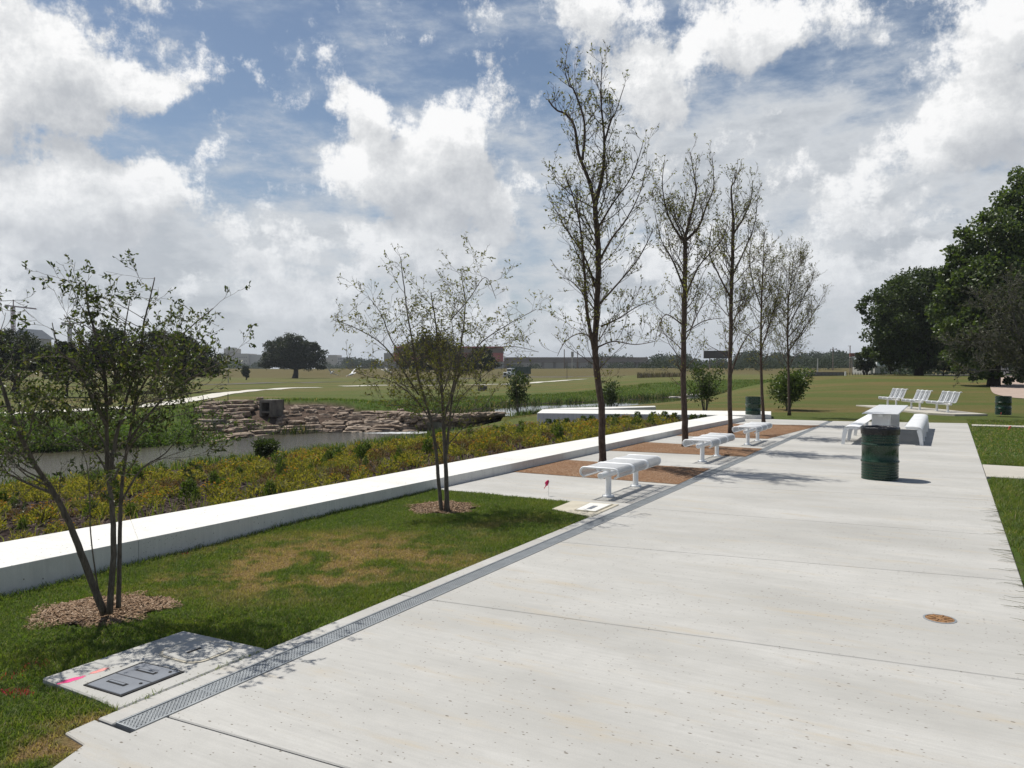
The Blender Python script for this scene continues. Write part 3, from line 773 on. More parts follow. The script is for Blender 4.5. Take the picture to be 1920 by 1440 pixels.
for u0, u1 in ((.0, .492), (.508, 1.0)):
    lm = MB(); lm.prism(quad_in(lid, u0, u1, .02, .98), .008, .0145)
    lo_ = lm.build('vault_lid', M_lid); bevel(lo_, .005, 1); world_part(lo_, pad)
    um = (u0 + u1) / 2
    hs = MB(); hs.prism(quad_in(lid, um - .045, um + .045, .22, .70), .0150, .0165)
    ho = hs.build('lift_slot', M_dark); ho.parent = lo_
    hs = MB(); hs.prism(quad_in(lid, um - .022, um + .022, .26, .66), .0168, .0195)
    ho = hs.build('lift_bar', M_lid); ho.parent = lo_
    bc = quad_in(lid, u1 - .10, u1 - .06, .86, .92)
    bo = MB().lathe([(.010, .0), (.010, .006)], (bc[0].x, bc[0].y, .012), 10).build('bolt', M_dark); bo.parent = lo_
# cast oval lid
ov = [G(292, 1228), G(372, 1202), G(442, 1217), G(365, 1248)]
def roundrect(q_, r=.18, n=6, e=0.0):
    out = []
    for (cu, cv, a0) in ((r - e, r - e, 180), (1 - r + e, r - e, 270), (1 - r + e, 1 - r + e, 0), (r - e, 1 - r + e, 90)):
        for k in range(n + 1):
            a = math.radians(a0 + 90 * k / n); u, v = cu + math.cos(a) * r, cv + math.sin(a) * r
            out.append(q_[0].lerp(q_[1], u).lerp(q_[3].lerp(q_[2], u), v))
    return out
o_ = MB().prism(roundrect(ov, .32, 6, .05), .004, .012).build('oval_rim', M_cream); world_part(o_, pad)
o_ = MB().prism(roundrect(ov, .30), .010, .016).build('oval_lid', M_conc2); bevel(o_, .004); world_part(o_, pad)
hh_ = MB().prism(quad_in(ov, .30, .62, .46, .52), .0165, .0185).build('lift_slot', M_dark); hh_.parent = o_
pink = bpy.data.materials.new('pink_spray')
def spray_mat(name, c):
    m, nt, b = new_mat(name); p = objco(nt)
    b.inputs['Base Color'].default_value = (*c, 1); b.inputs['Roughness'].default_value = .8
    n = noise_node(nt, p, 28, 6, .75)
    q = nt.nodes.new('ShaderNodeAttribute'); q.attribute_name = 'edge'
    nt.links.new(maprange(nt, mth(nt, 'ADD', n, q.outputs['Fac']), .60, .95), b.inputs['Alpha'])
    return m
M_pink = spray_mat('pink_spray', (.85, .05, .22)); M_salmon = spray_mat('faded_pink_spray', (.80, .28, .25))
def spray(name, q_, z, mat, parent):
    n, k = 16, 8
    u, v = np.meshgrid(np.linspace(0, 1, n), np.linspace(0, 1, k), indexing='ij'); u, v = u.ravel(), v.ravel()
    A = np.array([[p.x, p.y] for p in q_])
    XY = A[0] * ((1 - u) * (1 - v))[:, None] + A[1] * (u * (1 - v))[:, None] + A[2] * (u * v)[:, None] + A[3] * ((1 - u) * v)[:, None]
    ed = np.minimum(1, 2.2 * np.minimum(u, 1 - u)) * np.minimum(1, 2.4 * np.minimum(v, 1 - v)) * .75
    idx = np.arange(n * k).reshape(n, k)
    fc = np.stack([idx[:-1, :-1].ravel(), idx[1:, :-1].ravel(), idx[1:, 1:].ravel(), idx[:-1, 1:].ravel()], 1)[:, ::-1]
    o = np_mesh(name, np.stack([XY[:, 0], XY[:, 1], np.full(n * k, z)], 1), fc, mat, attrs={'edge': ed})
    return world_part(o, parent)
spray('spray_mark', [G(97, 1282), G(165, 1265), G(169, 1271), G(103, 1290)], .0075, M_pink, pad)
spray('spray_mark', [G(160, 1264), G(208, 1250), G(211, 1255), G(165, 1270)], .0072, M_salmon, pad)

pad2 = empty('utility_pad', G(1115, 952), 'small tan concrete utility pad with white square lid near the first bench', 'utility pad')
c = [G(1035, 955), G(1073, 940), G(1161, 947), G(1109, 970)]
o_ = MB().prism(c, -.1, .012).build('slab', M_cream); bevel(o_, .008); world_part(o_, pad2)
l2 = [G(1080, 958), G(1106, 945.5), G(1146, 948.5), G(1116, 961.5)]
o_ = MB().prism(quad_in(l2, -.06, 1.06, -.06, 1.06), .009, .018).build('lid_frame', M_plain('weathered_rim', (.30, .27, .19), None, 9, .9)); world_part(o_, pad2)
o_ = MB().prism(l2, .014, .024).build('lid', M_wall); bevel(o_, .004); world_part(o_, pad2)
h_ = MB().prism(quad_in(l2, .15, .62, .42, .66), .0245, .0265).build('lift_slot', M_lid); h_.parent = o_

# rusty round clean-out cover
cc = G(1762, 1160.5)
M_rust = M_plain('rusty_iron', (.36, .19, .07), (.14, .075, .04), 38, .8, bmp=.6, bscale=60)
co = empty('cleanout_cover', cc, 'round rusty orange iron cover set in the paving', 'cover')
MB().lathe([(.112, -.02), (.112, .003), (.098, .004), (.098, -.004)], (0, 0, 0), 36, True, False).build('rim', M_steel, co, True, 40)
cm = MB().lathe([(.096, -.01), (.096, .003), (.090, .005), (.02, .006)], (0, 0, 0), 36)
for k in range(8):
    a = k * PI / 4
    cm.bar((.03 * math.cos(a), .03 * math.sin(a), .007), (.085 * math.cos(a), .085 * math.sin(a), .007), .012, .006)
cm.build('lid', M_rust, co, True, 40)
# ------------------------------------------------------------------ furniture
M_white = M_plain('white_powder_coat', (.80, .81, .81), (.74, .75, .76), 7, .38, local=True)
M_wire = M_plain('shaded_white_wire', (.50, .51, .52), (.44, .45, .46), 7, .45, local=True)  # white wire coloured grey: the shadow among the rods is put into the colour
M_grey_top = M_plain('grey_perforated_metal', (.60, .61, .62), (.54, .55, .56), 9, .42, local=True)
def circle_plate(mb, c, r, h, n=20): mb.lathe([(r, 0), (r, h * .8), (r - h * .2, h)], c, n)

# backless bench: x runs along the length, seat made of bent rods
def seat_profile(w=.58, r=.066):
    """cross profile (y, z) of a seat with both edges rolled down"""
    pts = []
    hw = w / 2
    for k in range(9):
        a = math.radians(262 - 172 * k / 8)
        pts.append((-hw + r + math.cos(a) * r, -r + math.sin(a) * r))
    full = [(-y, z) for y, z in pts[::-1]]
    return pts + full
def rod_panel(length, prof, pitch=.0375, rod=.0058, n=5):
    m = MB(); k = int(length / pitch)
    for i in range(1, k):
        x = -length / 2 + i * length / k
        m.tube([(x, y, z) for y, z in prof], rod, n, True)
    # two tie rods under the seat
    for y in (-.12, .12): m.tube([(-length / 2, y, -.010), (length / 2, y, -.010)], .006, 5)
    return m
def frame_loop(x, prof, r=.013):
    """tube that closes round under the seat edge"""
    y0, z0 = prof[0]; y1, z1 = prof[-1]
    m = MB(); m.tube([(x, y, z) for y, z in prof], r, 8)
    return m
def make_backless():
    root = empty('backless_bench', (0, 0, 0), 'x', 'bench')
    prof = seat_profile(); SH = .455; PL = .60
    for i in range(3):
        x0 = (i - 1) * (PL + .012)
        sp = rod_panel(PL - .03, prof).build('seat_panel', M_wire, root, True); sp.location = (x0, 0, SH)
        fm = MB()
        for xe in (-PL / 2 + .012, PL / 2 - .012): fm.tube([(xe, y, z) for y, z in prof], .015, 8)
        for e in (0, -1): fm.tube([(-PL / 2 + .012, *prof[e]), (PL / 2 - .012, *prof[e])], .011, 8)
        f_ = fm.build('seat_rim', M_white, sp, True)
    bm_ = MB(); bm_.tube([(-.86, 0, .335), (-.85, 0, .335), (.85, 0, .335), (.86, 0, .335)], [.040, .047, .047, .040], 18)
    bm_.build('beam', M_white, root, True, 35)
    for x in (-.62, 0, .62):
        br = MB(); br.box((x, 0, .3985), (.05, .10, .065)); br.box((x, 0, .436), (.045, .42, .012))
        br.build('bracket', M_white, root)
    for x in (-.56, .56):
        p_ = MB(); p_.lathe([(.044, .01), (.044, .30)], (x, 0, 0), 18); lg = p_.build('post', M_white, root, True, 35)
        f_ = MB(); circle_plate(f_, (x, 0, 0.001), .088, .022); fl_ = f_.build('foot_flange', M_white, lg, True, 35)
    return root
BB = [((1140, 932), (1192, 911), 'nearest the utility pad, in front of the tallest tree'), None, None]
bb = make_backless()
ANG_U = math.atan2(U.y, U.x)
t_b = (st(G(1140, 932))[1] + st(G(1192, 911.5))[1]) / 2
s_b = [(st(G(1140, 932))[0] + st(G(1192, 911.5))[0]) / 2, st(G(1331, 863))[0] + .25, (st(G(1410, 834))[0] + st(G(1429, 827.5))[0]) / 2]
lab = ['white backless rod bench standing in front of the tallest tree, nearest the small tan pad',
       'white backless rod bench between the first and last benches of the tree row',
       'white backless rod bench farthest along the tree row, by the third gravel bed']
for i in range(3):
    o = bb if i == 0 else copy_tree(bb)
    o.location = P(s_b[i], t_b, 0); o.rotation_euler = (0, 0, ANG_U); o['label'] = lab[i]; o['group'] = 'white backless benches beside the tree beds'

# bench with a back, on the far pad: x along the length, +y is where the sitter looks
def make_backed():
    root = empty('park_bench', (0, 0, 0), 'x', 'bench')
    prof = []
    SH = .45
    # side line: rolled front lip, seat, curve up, back, rolled top
    for k in range(6):
        a = math.radians(-70 + 160 * k / 5); prof.append((.48 + .055 * math.cos(a), SH - .055 + .055 * math.sin(a)))
    for y in (.36, .24, .12): prof.append((y, SH - .012 - (.48 - y) * .05))
    for k in range(5):
        a = math.radians(-90 - 72 * k / 4); prof.append((.07 + .10 * math.cos(a), SH + .06 + .10 * math.sin(a)))
    y0, z0 = prof[-1]
    for k in range(1, 5): prof.append((y0 - .032 * k, z0 + .080 * k))
    y0, z0 = prof[-1]
    for k in range(5):
        a = math.radians(20 + 110 * k / 4); prof.append((y0 - .055 + .055 * math.cos(a), z0 + .02 + .055 * math.sin(a)))
    PL = .58
    for i in range(3):
        x0 = (i - 1) * (PL + .02)
        m = MB(); k = 22
        for j in range(1, k):
            x = -PL / 2 + j * PL / k
            m.tube([(x, y, z) for y, z in prof], .0055, 4)
        sp = m.build('seat_panel', M_wire, root, True); sp.location = (x0, 0, 0)
        f_ = MB()
        for xe in (-PL / 2 + .01, PL / 2 - .01): f_.tube([(xe, y, z) for y, z in prof], .020, 8)
        for e in (0, -1): f_.tube([(-PL / 2, *prof[e]), (PL / 2, *prof[e])], .014, 8)
        f_.build('seat_rim', M_white, sp, True)
    b_ = MB(); b_.tube([(-.88, .2, .35), (.88, .2, .35)], .05, 14); b_.build('beam', M_white, root, True, 35)
    for x in (-.6, 0, .6):
        b_ = MB(); b_.bar((x, .45, .40), (x, .05, .40), .04, .05); b_.bar((x, .06, .40), (x, -.10, .75), .03, .03)
        b_.build('bracket', M_white, root)
    for x in (-.56, .56):
        p_ = MB(); p_.lathe([(.045, .01), (.045, .32)], (x, .2, 0), 14); lg = p_.build('post', M_white, root, True, 35)
        f_ = MB(); circle_plate(f_, (x, .2, 0), .09, .02); f_.build('foot_flange', M_white, lg, True, 35)
    return root
pk = make_backed()
PK = [((1756, 770.6), (1777.5, 773)), ((1707.5, 766), (1725.6, 768.3)), ((1664, 760.6), (1680.5, 762.4))]
lab = ['white bench with a back, closest to the green barrel on the right lawn',
       'white bench with a back, standing between two others on the far pad',
       'white bench with a back, seen directly behind the long picnic table']
PADZ = .02
for i, (a, b) in enumerate(PK):
    A, B = G(*a, PADZ), G(*b, PADZ); mid = (A + B) / 2
    ax = (A - B).normalized()                      # along the bench, away from the camera
    o = pk if i == 0 else copy_tree(pk)
    face = Vector((-ax.y, ax.x, 0))                # looks to the left
    o.rotation_euler = (0, 0, math.atan2(ax.y, ax.x)); o.location = mid - face * .2 + Vector((0, 0, PADZ))
    o.location.z = PADZ
    o.scale = (.87, 1, 1)
    o['label'] = lab[i]; o['group'] = 'white benches with backs on the far pad'
c = [G(*q_, PADZ) for q_ in ((1605, 759.3), (1690, 760.5), (1770, 767.5), (1852, 776.4), (1790, 776.6), (1740, 774.2), (1690, 769), (1640, 763.5))]
pb = MB().prism(c, -.25, PADZ).build('bench_pad', M_side); tag(pb, kind='structure')

# ------------------------------------------------------------------ communal table with two benches
Rn, Rf = G(1685, 776, .75), G(1705, 758, .75)
tb_dir = (G(1745, 775.5, .45) - G(1732, 800, .45)); tb_dir.z = 0
tn = G(1684, 776, .75); tL = 5.4
TA = math.atan2(U.y, U.x)
TW = .82
def loc(p): return Vector((p.x, p.y, 0))
tc = tn + U * (tL / 2) - V * (TW / 2)
table = empty('picnic_table', loc(tc), 'long grey topped white metal picnic table standing between two long benches', 'picnic table', rz=TA)
n_p = 4; pl = tL / n_p
for i in range(n_p):
    m = MB(); x = -tL / 2 + pl * (i + .5)
    m.box((x, 0, .738), (pl - .012, TW, .018)); 
    for y in (-TW / 2, TW / 2): m.box((x, y * .985, .7305), (pl - .012, .02, .026))
    o_ = m.build('top_panel', M_grey_top, table); bevel(o_, .006)
for x in (-tL / 2 + .45, tL / 2 - .9):
    m = MB(); m.box((x, 0, .36), (.34, .36, .70)); 
    for k in range(9):                              # ribbed cladding
        y = -.18 + .045 * k
        for xs in (-.18, .18): m.box((x + xs, y, .36), (.03, .024, .70))
    for k in range(6):
        for ys in (-.195, .195): m.box((x - .14 + .056 * k, ys, .36), (.028, .03, .70))
    m.build('pedestal', M_white, table)
m = MB(); m.box((-.2, 0, .69), (tL - .6, .10, .06)); m.build('under_rail', M_white, table)
def make_long_bench(side):
    root = empty('picnic_bench', (0, 0, 0), 'x', 'bench')
    L_ = 6.3; n = 4; pl = L_ / n; w = .40
    prof = [(-w / 2, .445), (-w / 4, .452), (0, .454), (w * .18, .450), (w * .32, .436), (w * .42, .408), (w * .47, .37)]
    th = .012
    for i in range(n):
        x0, x1 = -L_ / 2 + pl * i + .014, -L_ / 2 + pl * (i + 1) - .014
        vs = []; k = len(prof)
        for x in (x0, x1):
            for y, z in prof: vs.append((x, y * side, z))
            for y, z in prof: vs.append((x, y * side * .97, z - th))
        fs = []
        for j in range(k - 1):
            fs += [(j, j + 1, 2 * k + j + 1, 2 * k + j), (k + j, 3 * k + j, 3 * k + j + 1, k + j + 1), (j, k + j, k + j + 1, j + 1), (2 * k + j, 2 * k + j + 1, 3 * k + j + 1, 3 * k + j)]
        fs += [(0, 2 * k, 3 * k, k), (k - 1, 2 * k - 1, 4 * k - 1, 3 * k - 1)]
        m = MB(); m.add(vs, fs); m.build('seat_panel', M_white, root, True, 40)
    for x in (-L_ / 2 + .05, -L_ / 2 + 1.35, -L_ / 2 + 2.9, L_ / 2 - 1.5, L_ / 2 - .05):
        # bent flat leg: under the seat, round the outer corner and down, a little splayed at the foot
        path = [(-w * .42, .425), (0, .428), (w * .25, .42), (w * .40, .385), (w * .46, .32), (w * .50, .18), (w * .54, .0)]
        wid = [.05, .06, .075, .09, .10, .085, .075]; vs = []; k = len(path)
        for hx in (-1, 1):
            for j, (y, z) in enumerate(path):
                vs.append((x + hx * .03, y * side, z)); 
        vs2 = []
        for hx in (-1, 1):
            for j, (y, z) in enumerate(path):
                if j < 3: yy, zz = y, z - wid[j] * .6
                else: yy, zz = y - wid[j], z - (.03 if j < 5 else 0)
                vs2.append((x + hx * .03, yy * side, zz))
        vs += vs2; fs = []
        a, b, c_, d = 0, k, 2 * k, 3 * k
        for j in range(k - 1):
            fs += [(a + j, a + j + 1, b + j + 1, b + j), (c_ + j, d + j, d + j + 1, c_ + j + 1), (a + j, c_ + j, c_ + j + 1, a + j + 1), (b + j, b + j + 1, d + j + 1, d + j)]
        fs += [(a, b, d, c_), (a + k - 1, c_ + k - 1, d + k - 1, b + k - 1)]
        m = MB(); m.add(vs, fs); m.build('leg', M_white, root)
    return root
for side, near, lb in ((1, G(1595, 799.5, .45), 'long white metal picnic bench on the tree side of the table'), (-1, G(1713, 800.5, .45), 'long white metal picnic bench on the lawn side of the table, its shadow beside it')):
    o = make_long_bench(side)
    o.rotation_euler = (0, 0, TA); o.location = loc(near + U * 3.15); o['label'] = lb; o['group'] = 'long picnic benches'

# ------------------------------------------------------------------ oil-drum bins
def drum_mat():
    m, nt, b = new_mat('green_drum_paint'); p = objco(nt)
    n = noise_node(nt, p, 7, 5, .6)
    col = ramp(nt, n, [(.3, (.0030, .019, .008)), (.7, (.0050, .032, .013))])
    sc = noise_node(nt, mapping(nt, p, (3, 3, .6)), 14, 5, .7)
    col = mixc(nt, maprange(nt, sc, .66, .74, 0, .5), col, (.03, .045, .035))
    nt.links.new(col, b.inputs['Base Color'])
    nt.links.new(maprange(nt, noise_node(nt, p, 12, 4), .3, .7, .20, .36), b.inputs['Roughness'])
    return m
M_drum = drum_mat()
def bag_mat():
    m, nt, b = new_mat('black_plastic'); b.inputs['Base Color'].default_value = (.006, .006, .007, 1); b.inputs['Roughness'].default_value = .18
    bump(nt, b, noise_node(nt, mapping(nt, objco(nt), (1, 1, .6)), 26, 4, .6), .9, .02); return m
M_bag = bag_mat()
def make_drum(bag):
    root = empty('oil_drum_bin', (0, 0, 0), 'x', 'bin')
    R, Hh = .288, .876
    prof = [(R - .014, .0), (R - .003, .004), (R + .004, .012), (R - .003, .022)]
    def corr(z0, z1, n):
        out = []
        for i in range(n):
            for k in range(6):
                f = (i + k / 6) / n; out.append((R - .003 + .0055 * (0.5 - 0.5 * math.cos(2 * PI * k / 6)), z0 + (z1 - z0) * f))
        return out
    prof += corr(.035, .255, 5)
    def hoop(z):
        return [(R - .003, z - .030), (R + .004, z - .020), (R + .012, z - .008), (R + .0135, z), (R + .012, z + .008), (R + .004, z + .020), (R - .003, z + .030)]
    prof += hoop(.305) + hoop(.585)
    prof += corr(.635, .835, 5) + [(R - .003, .838)]
    top = [(R - .003, Hh - .03), (R + .004, Hh - .016), (R + .007, Hh - .006), (R + .003, Hh), (R - .008, Hh - .004), (R - .012, Hh - .03), (R - .014, .25)]
    b_ = MB(); b_.lathe(prof + top, (0, 0, 0), 56, True, True); b_.build('body', M_drum, root, True, 60)
    if bag:
        m = MB(); n = 72; rows = [(-.30, -.03), (-.10, -.022), (.0, -.014), (.010, .004), (-.004, .016), (-.03, .0185), (-.075, .016), (-.115, .013)]
        vs = []
        for j, (dz, dr) in enumerate(rows):
            for k in range(n):
                a = 2 * PI * k / n
                wv = (math.sin(a * 7 + 1) * .5 + math.sin(a * 13 + 2.2) * .35 + math.sin(a * 23) * .25)
                vs.append(((R + dr + wv * .004 * (j > 3)) * math.cos(a), (R + dr + wv * .004 * (j > 3)) * math.sin(a), Hh + dz + (wv * (.012 if j == len(rows) - 1 else .004) if j > 2 else 0)))
        fs = []
        for j in range(len(rows) - 1):
            for k in range(n):
                a, b = j * n + k, j * n + (k + 1) % n; fs.append((a, b, b + n, a + n))
        m.add(vs, fs); m.build('bag_liner', M_bag, root, True)
    return root
d1 = make_drum(True); d1.location = G(1649.5, 897.5); d1['label'] = 'dark green oil drum bin with black bag liner standing on the plaza paving'
d2 = make_drum(False); d2.location = G(1412, 784.5); d2.scale = (.98, .98, .94); d2['label'] = 'dark green oil drum bin at the end of the tree row behind a trunk'
d3 = make_drum(False); p3 = G(1881, 777.5, .02); d3.location = p3; d3.scale = (1, 1, .86); d3['label'] = 'dark green oil drum bin on the grass right of the benches with backs'
for d in (d1, d2, d3): d['group'] = 'green oil drum bins'
d1.rotation_euler.z = .4

# ------------------------------------------------------------------ marker flags
def flag(base, h, w, col, label, lean=.1, turn=0.0):
    root = empty('marker_flag', base, label, 'flag', 'wire marker flags')
    wire = MB().tube([(0, 0, -.03), (lean * h * .5, 0, h * .5), (lean * h, 0, h)], .0022, 5).build('wire', M_steel, root)
    m = MB(); nx, nz = 7, 5; vs = []
    for i in range(nx):
        for j in range(nz):
            u, v = i / (nx - 1), j / (nz - 1)
            vs.append((lean * h - w * u * math.cos(turn) * .8 + .012 * math.sin(v * 5), math.sin(u * 5 + v) * .016 + w * u * math.sin(turn), h - .085 * v - .04 * u * u * (1 + .3 * v)))
    fs = [(i * nz + j, (i + 1) * nz + j, (i + 1) * nz + j + 1, i * nz + j + 1) for i in range(nx - 1) for j in range(nz - 1)]
    m.add(vs, fs); f_ = m.build('pennant', col, root, True)
    md = f_.modifiers.new('thick', 'SOLIDIFY'); md.thickness = .0012
    return root
M_fp = M_plain('pink_vinyl', (.72, .015, .13), (.60, .01, .10), 20, .45); M_fo = M_plain('orange_vinyl', (.85, .16, .09), (.75, .12, .07), 20, .5); M_fr = M_plain('red_vinyl', (.6, .05, .04), None, 20, .5)
flag(G(1029, 930), .235, .07, M_fp, 'small bright pink wire flag on the paving near the first backless bench', -.02)
flag(G(1896, 808), .15, .09, M_fo, 'small orange wire flag in the right lawn', -.03, .5)
flag(G(1878, 781), .16, .07, M_fr, 'small red wire flag in front of the green drum on the lawn', .02)
# ------------------------------------------------------------------ trees with open crowns
M_bark_row = M_bark('brown_grey_bark', (.135, .100, .078), (.034, .025, .020), 38)
M_bark_pale = M_bark('grey_green_bark', (.19, .165, .13), (.065, .053, .042), 45)
M_leaf_row = M_leaf('small_olive_leaves', [(.092, .100, .025), (.145, .152, .038), (.19, .182, .052), (.10, .108, .030), (.24, .20, .065)], .40)
M_leaf_small = M_leaf('dark_oval_leaves', [(.034, .050, .016), (.055, .076, .024), (.080, .098, .032), (.045, .060, .020), (.12, .115, .040)], .45, .38, .5)

class Leaves:
    def __init__(self): self.p = []; self.d = []; self.s = []
    def add(self, p, d, s): self.p.append(tuple(p)); self.d.append(tuple(d)); self.s.append(s)
    def build(self, name, mat, parent, aspect=.5, r=None):
        return leaf_mesh(name, np.array(self.p), np.array(self.d), np.array(self.s), mat, parent, aspect)
def leaf_mesh(name, p, d, s, mat, parent, aspect=.5, fold=.18):
    n = len(p); d = d / (np.linalg.norm(d, axis=1)[:, None] + 1e-9)
    q = rng.normal(size=(n, 3)); x = np.cross(d, q); x /= np.linalg.norm(x, axis=1)[:, None] + 1e-9
    nn = np.cross(d, x); s_ = s[:, None]
    v = np.empty((n, 6, 3))
    v[:, 0] = p; v[:, 1] = p + d * s_ * .40 - x * s_ * aspect * .5 + nn * s_ * fold
    v[:, 2] = p + d * s_ * .75 - x * s_ * aspect * .36 + nn * s_ * fold * .6
    v[:, 3] = p + d * s_ - nn * s_ * fold * .5
    v[:, 4] = p + d * s_ * .75 + x * s_ * aspect * .36 + nn * s_ * fold * .6; v[:, 5] = p + d * s_ * .40 + x * s_ * aspect * .5 + nn * s_ * fold
    b = (np.arange(n) * 6)[:, None]
    f = np.concatenate([b + np.array([[0, 1, 2, 3]]), b + np.array([[0, 3, 4, 5]])], 0)
    return np_mesh(name, v.reshape(-1, 3), f, mat, parent)

def rnd_dir(R): 
    v = Vector((R.gauss(0, 1), R.gauss(0, 1), R.gauss(0, 1))); return v.normalized()
def off_axis(d, ang, R):
    ax = d.cross(rnd_dir(R)).normalized()
    return Quaternion(ax, ang) @ d
def twig(mb, lv, R, p, d, L, r, level, cfg):
    """one branch and, recursively, what grows from it"""
    n = 4 if level >= cfg['levels'] else 6
    seg = L / n; pts = [p.copy()]; dirs = [d.copy()]
    for i in range(n):
        d = (d + rnd_dir(R) * cfg['wob'] + Vector((0, 0, cfg['up'] * (1 if level > 0 else .6)))).normalized()
        p = p + d * seg; pts.append(p.copy()); dirs.append(d.copy())
    rr = [max(r * (1 - .72 * i / n), cfg['rmin']) for i in range(n + 1)]
    mb.tube(pts, rr, 5 if r > .012 else (4 if r > .006 else 3), False)
    if level < cfg['levels']:
        k = max(2, int(round(cfg['kids'][level] * L / cfg['klen'][level] * R.uniform(.8, 1.2))))
        for j in range(k):
            f = cfg['start'] + (1 - cfg['start']) * (j + R.uniform(.1, .9)) / k
            i = min(int(f * n), n - 1); u = f * n - i
            q = pts[i].lerp(pts[i + 1], u)
            dd = off_axis(dirs[i + 1], math.radians(R.uniform(*cfg['ang'])), R)
            LL = L * cfg['ratio'] * R.uniform(.55, 1.15) * (1.15 - .6 * f)
            twig(mb, lv, R, q, dd, max(LL, .06), rr[i] * .55, level + 1, cfg)
    if level >= cfg['levels'] - 1:
        k = R.random() * cfg['leaf'] * L * 2 * (1.0 if level == cfg['levels'] else .55)
        k = int(k) + (R.random() < k % 1)
        for j in range(k):
            f = R.uniform(.35, 1.0); i = min(int(f * n), n - 1); q = pts[i].lerp(pts[i + 1], f * n - i)
            dd = (dirs[i + 1] * .7 + rnd_dir(R)).normalized()
            lv.add(q, dd, cfg['lsize'] * R.uniform(.6, 1.25))
def limb_pts(px, Y, R, jit=.0, ydrift=0.0):
    """a limb traced in the photograph gets its own depth, then wanders in depth"""
    out = []; y = Y
    for i, (x, yy) in enumerate(px):
        out.append(at(x, yy, y)); y += R.gauss(ydrift, jit)
    return out
def spline(pts, sub=5):
    res = []
    for i in range(len(pts) - 1):
        p0, p1, p2, p3 = pts[max(i - 1, 0)], pts[i], pts[i + 1], pts[min(i + 2, len(pts) - 1)]
        for k in range(sub):
            u = k / sub; res.append(0.5 * ((2 * p1) + (p2 - p0) * u + (2 * p0 - 5 * p1 + 4 * p2 - p3) * u * u + (3 * p1 - p0 - 3 * p2 + p3) * u ** 3))
    res.append(pts[-1]); return res
def open_tree(name, base, limbs, cfg, label, cat, group, barkm, leafm, seed, leaf_aspect=.5):
    """limbs: list of (pixel polyline, r0, r1, twigs per metre, first fraction, length fn)"""
    R = random.Random(seed)
    root = empty(name, base, label, cat, group)
    tr = MB(); tw = MB(); lv = Leaves()
    for (px, r0, r1, per_m, f0, lfun, dj) in limbs:
        raw = limb_pts(px, base.y + dj[0], R, dj[1], dj[2])
        pts = spline(raw, 5)
        n = len(pts)
        for i in range(1, n - 1): pts[i] = pts[i] + rnd_dir(R) * r0 * .09
        rr = [r0 + (r1 - r0) * (i / (n - 1)) ** .8 for i in range(n)]
        if px[0][1] > 700 and r0 > .03:               # root flare
            rr[0] *= 1.30; rr[1] *= 1.10
        tr.tube(pts, rr, 10 if r0 > .03 else 6, True)
        L = sum((pts[i + 1] - pts[i]).length for i in range(n - 1))
        k = int(L * (1 - f0) * per_m)
        for j in range(k):
            f = f0 + (1 - f0) * (j + R.random()) / k
            i = min(int(f * (n - 1)), n - 2); q = pts[i].lerp(pts[i + 1], f * (n - 1) - i)
            dl = (pts[i + 1] - pts[i]).normalized()
            a = R.uniform(0, 2 * PI); out = Vector((math.cos(a), math.sin(a), 0))
            e = R.uniform(*cfg['pitch'])
            dd = (out * math.cos(e) + Vector((0, 0, math.sin(e))) + dl * .25).normalized()
            ln = lfun(q.z - base.z, f) * R.uniform(.45, 1.1)
            twig(tw, lv, R, q, dd, ln, min(rr[i] * .5, .003 + ln * .0085), 1, cfg)
    t_ = tr.build('trunk', barkm, None, True); world_part(t_, root)
    t2 = tw.build('twigs', barkm, None, True); world_part(t2, root)
    l_ = lv.build('foliage', leafm, None, leaf_aspect); world_part(l_, root)
    return root
CFG_ROW = dict(levels=3, kids=[0, 7.5, 5.0], klen=[1, 1, .5], start=.22, ang=(22, 52), ratio=.52, wob=.20, up=.10, rmin=.0026, leaf=8.5, lsize=.056, pitch=(.12, 1.05))
GRP = 'slender trees planted along the seat wall'
def prof_row(h0, hmax, lmax):
    return lambda h, f: lmax * (max(0.25, math.sin(PI * min(1, max(0.06, (h - h0) / (hmax - h0))) ** .62)))
